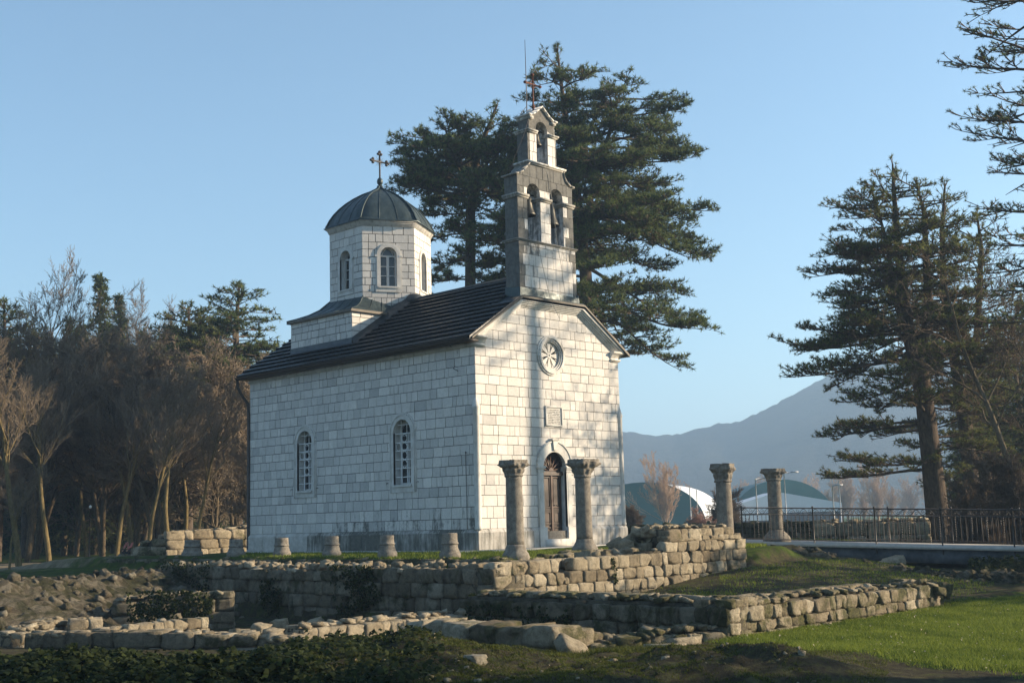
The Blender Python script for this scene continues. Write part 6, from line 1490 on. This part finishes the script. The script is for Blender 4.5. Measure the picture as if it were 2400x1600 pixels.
P = scatter(7000, (1230, 1560), (15.5, 17.3), 18, lambda x, y: .8+0*x); blades(mb, P, .07, .012, 10, lean=.5)
mb.build('moss', MOSSB, label='dark moss and short weeds over the lumpy foreground', cat='moss', kind='stuff')
# pebbles and exposed stone in the foreground lumps
mb = MB(); P = scatter(420, (430, 1960), (11.5, 16.5), 12, lambda x, y: (1-lawn_w(x, y))*(snoise(np.stack([x,y,x*0],1), .8, 21) > .25))
for p in P: s_ = RS.uniform(.006, .022)*(1.8 if RS.rand() < .12 else 1); stone(mb, p+np.array([0,0,s_*.1]), (s_*1.3,s_,s_*.6), axes((RS.normal(),RS.normal()),.4), 2, .2, grime=.2, tone=RS.uniform(.3,.9))
mb.build('rubble_scatter', RUBM, label='crumbs of stone in the mossy foreground', cat='pebbles', kind='stuff')
def leaves(mb, P, N, size, seed, mi=0):
    """small kite-shaped ivy leaves, tilted about the given normals"""
    rs = np.random.RandomState(seed); n = len(P); Nn = N+rs.normal(0, .45, (n,3)); Nn /= np.linalg.norm(Nn, axis=1)[:,None]
    a = np.cross(Nn, rs.normal(0, 1, (n,3))); a /= np.linalg.norm(a, axis=1)[:,None]; b = np.cross(Nn, a); s_ = size*rs.uniform(.6, 1.3, n)[:,None]
    c = P
    V = np.stack([c-a*s_*.55, c+b*s_*.55-a*s_*.12-Nn*s_*.12, c+a*s_*.20+b*s_*.25, c+a*s_*.62, c+a*s_*.20-b*s_*.25, c-b*s_*.55-a*s_*.12-Nn*s_*.12], 1).reshape(-1,3)
    F = np.concatenate([np.arange(n)[:,None]*6+np.array([[0,1,2,3]]), np.arange(n)[:,None]*6+np.array([[0,3,4,5]])])
    tn = np.clip(rs.beta(1.3, 3.2, n)+(rs.rand(n) < .012)*.8, 0, 1); mb.add(V, F, mi, np.r_[tn, tn])
mb = MB(); P = scatter(260, (1300, 2480), (11, 23), 41, lambda x, y: lawn_w(x, y)); P[:,2] += .035; leaves(mb, P, np.array([0,0,1.]), .026, 42)
mb.build('fallen_leaves', flat('dry_pale_leaf', (.42,.36,.26), .8), label='pale flecks of fallen leaves and daisies on the lawn', cat='fallen leaves', kind='stuff')
mb = MB(); P = scatter(46000, (-120, 1040), (10.5, 17.0), 21, lambda x, y: (lambda s, D: np.clip(1.15-sm(s+.5*snoise(np.stack([x,y,x*0],1), .6, 2), -4.3+(15-D)*.85, -3.1+(15-D)*.85), 0, 1)*(D < 16.9))(*SD(x, y))); rs = np.random.RandomState(2)
P[:,2] += rs.uniform(0, .16, len(P))*np.clip(.6+.8*snoise(P, .7, 9), .2, 1.4); leaves(mb, P, np.array([-.15,-.25,.9]), .062, 22)
mb.build('ivy_ground_cover', IVY, label='dark glossy ivy carpet filling the bottom left corner', cat='ivy', kind='stuff')
def ivy_patch(face, n, lb, seed, size=.055, th=.10):
    """face: function (u in 0..1, v in 0..1) -> point, normal"""
    rs = np.random.RandomState(seed); out = []; N = []
    while len(out) < n:
        u, v = rs.rand(), rs.rand(); p, nn = face(u, v)
        if snoise(np.array([[p[0], p[1], p[2]*1.3]]), .8, seed % 20)[0] > rs.uniform(-.55, .5): out.append(p+nn*rs.uniform(.02, th)); N.append(nn)
    mb = MB(); leaves(mb, np.array(out), np.array(N), size, seed); return mb.build('ivy', IVY, label=lb, cat='ivy')
nW = np.array([-1.,0,.25]); nS = np.array([0,-1.,.2])
ivy_patch(lambda u, v: (np.array([X2, Y2+3.6+1.5*u-.3*v, -.05-1.2*v*(.6+.4*u)]), nW), 1000, 'curtain of ivy hanging over the middle of the tall retaining wall', 31)
ivy_patch(lambda u, v: (np.array([X2, Y2+9.9+2.5*u, .03-1.1*v]), nW), 1100, 'ivy thatch over the left part of the tall retaining wall', 32)
ivy_patch(lambda u, v: (np.array([X2, Y2+6.9+.8*u, -.35-.95*v]), nW), 500, 'thin ivy strand on the tall retaining wall, left of the curtain', 33)
ivy_patch(lambda u, v: (at(300+200*u, 26.3, -.48-.62*v), -np.array([CF[0],CF[1],-.3])), 1100, 'ivy covering the stub of wall, left', 34, th=.16)
ivy_patch(lambda u, v: (np.array([X1, Y1+3.0+2.4*u, -.62-.5*v]), nW), 900, 'ivy and shadow moss on the dark flank of the lower wall', 35, .045)
ivy_patch(lambda u, v: (at(1100+70*u, 23.0, -.55-.55*v), -np.array([CF[0],CF[1],-.3])), 900, 'ivy clump in the dark corner where the two walls meet', 36, .05, .2)
ivy_patch(lambda u, v: (np.array([-4.95+.13*u+.05*v, Y2-.02, -.03-.52*v]), nS), 70, 'thin ivy runner climbing the sunlit stepped wall', 37, .05, .05)
ivy_patch(lambda u, v: (at(2270+150*u, 31.5-1.5*v, -.62-.30*v), np.array([0,0,1.])-CF*.5), 1500, 'dark ivy bush under the right end of the bridge', 38, .09, .28)

# ------------------------------------------------------------------ PERSON by the path
def person():
    q = at(304, 60, -.45); root = empty('person', tuple(q), RAD(200), label='tiny far-off person in a pink top crouching by the path on the left', cat='person')
    def skin(pts, edges, rad, name, mat, parent):
        me = bpy.data.meshes.new(name); me.from_pydata(pts, edges, []); o = bpy.data.objects.new(name, me); COL.objects.link(o)
        m_ = o.modifiers.new('skin', 'SKIN'); o.modifiers.new('sub', 'SUBSURF').levels = 1
        for v, r in zip(me.skin_vertices[0].data, rad): v.radius = (r, r)
        me.skin_vertices[0].data[0].use_root = True; bpy.context.view_layer.update()
        dg = bpy.context.evaluated_depsgraph_get(); me2 = bpy.data.meshes.new_from_object(o.evaluated_get(dg)); bpy.data.objects.remove(o)
        o = bpy.data.objects.new(name, me2); me2.materials.clear(); me2.materials.append(mat); COL.objects.link(o); o.parent = parent; return o
    SK = flat('skin', (.45,.27,.19), .6); PK = flat('pink_knit', (.55,.20,.19), .9); DK = flat('dark_trousers', (.03,.03,.04), .9); HR = flat('brown_hair', (.06,.035,.02), .7); WS = flat('white_shoe', (.6,.6,.6), .6)
    P = [(0,0,.36),(0,.02,.52),(.02,.03,.70),(.04,.04,.80),(.06,.05,.86),(.07,.05,.97),(.05,.17,.78),(.16,.22,.60),(.32,.14,.52),(.38,.10,.51),(.05,-.12,.78),(.16,-.18,.60),(.32,-.08,.52),(.38,-.04,.51),(.02,.09,.33),(.36,.13,.42),(.20,.12,.08),(.32,.13,.03),(.02,-.09,.33),(.36,-.13,.42),(.20,-.12,.08),(.32,-.13,.03)]
    E = [(0,1),(1,2),(2,3),(3,4),(4,5),(3,6),(6,7),(7,8),(8,9),(3,10),(10,11),(11,12),(12,13),(0,14),(14,15),(15,16),(16,17),(0,18),(18,19),(19,20),(20,21)]
    R = [.14,.13,.14,.09,.05,.10,.055,.042,.032,.03,.055,.042,.032,.03,.10,.07,.045,.04,.10,.07,.045,.04]
    body = skin(P, E, R, 'body', SK, root)
    skin([P[0],P[1],P[2],P[3],P[6],P[7],P[8],P[10],P[11],P[12]], [(0,1),(1,2),(2,3),(3,4),(4,5),(5,6),(3,7),(7,8),(8,9)], [.155,.15,.16,.10,.07,.055,.045,.07,.055,.045], 'pink_top', PK, root)
    skin([P[0],P[14],P[15],P[16],P[18],P[19],P[20]], [(0,1),(1,2),(2,3),(0,4),(4,5),(5,6)], [.155,.115,.085,.055,.115,.085,.055], 'trousers', DK, root)
    mb = MB(); mb.lathe([(0,-.12),(.08,-.09),(.115,0),(.10,.07),(.05,.11),(0,.12)], (.05,.05,1.0), 12); mb.build('hair', HR, root, smooth=True)
    for s_ in (.13, -.13): mb = MB(); mb.lathe([(0,-.04),(.05,-.03),(.055,0),(.03,.04),(0,.05)], (.30,s_,.03), 8); mb.build('shoe', WS, root, smooth=True)
person()
# ------------------------------------------------------------------ HAZE
HZ = NT('valley_haze'); HZ.t.nodes.remove(HZ.b); pv = HZ.n('VolumePrincipled'); pv.inputs['Color'].default_value = (.46,.70,1,1); pv.inputs['Density'].default_value = .0008; pv.inputs['Anisotropy'].default_value = .2
HZ.l(pv.outputs[0], [x for x in HZ.t.nodes if x.type == 'OUTPUT_MATERIAL'][0].inputs['Volume'])
cx_, cy_ = CAM[0]+CF[0]*400, CAM[1]+CF[1]*400
mb = MB(); mb.box((-1800, -1800, -20), (1800, 1800, 170)); hz = mb.build('haze', HZ.m, kind='stuff')
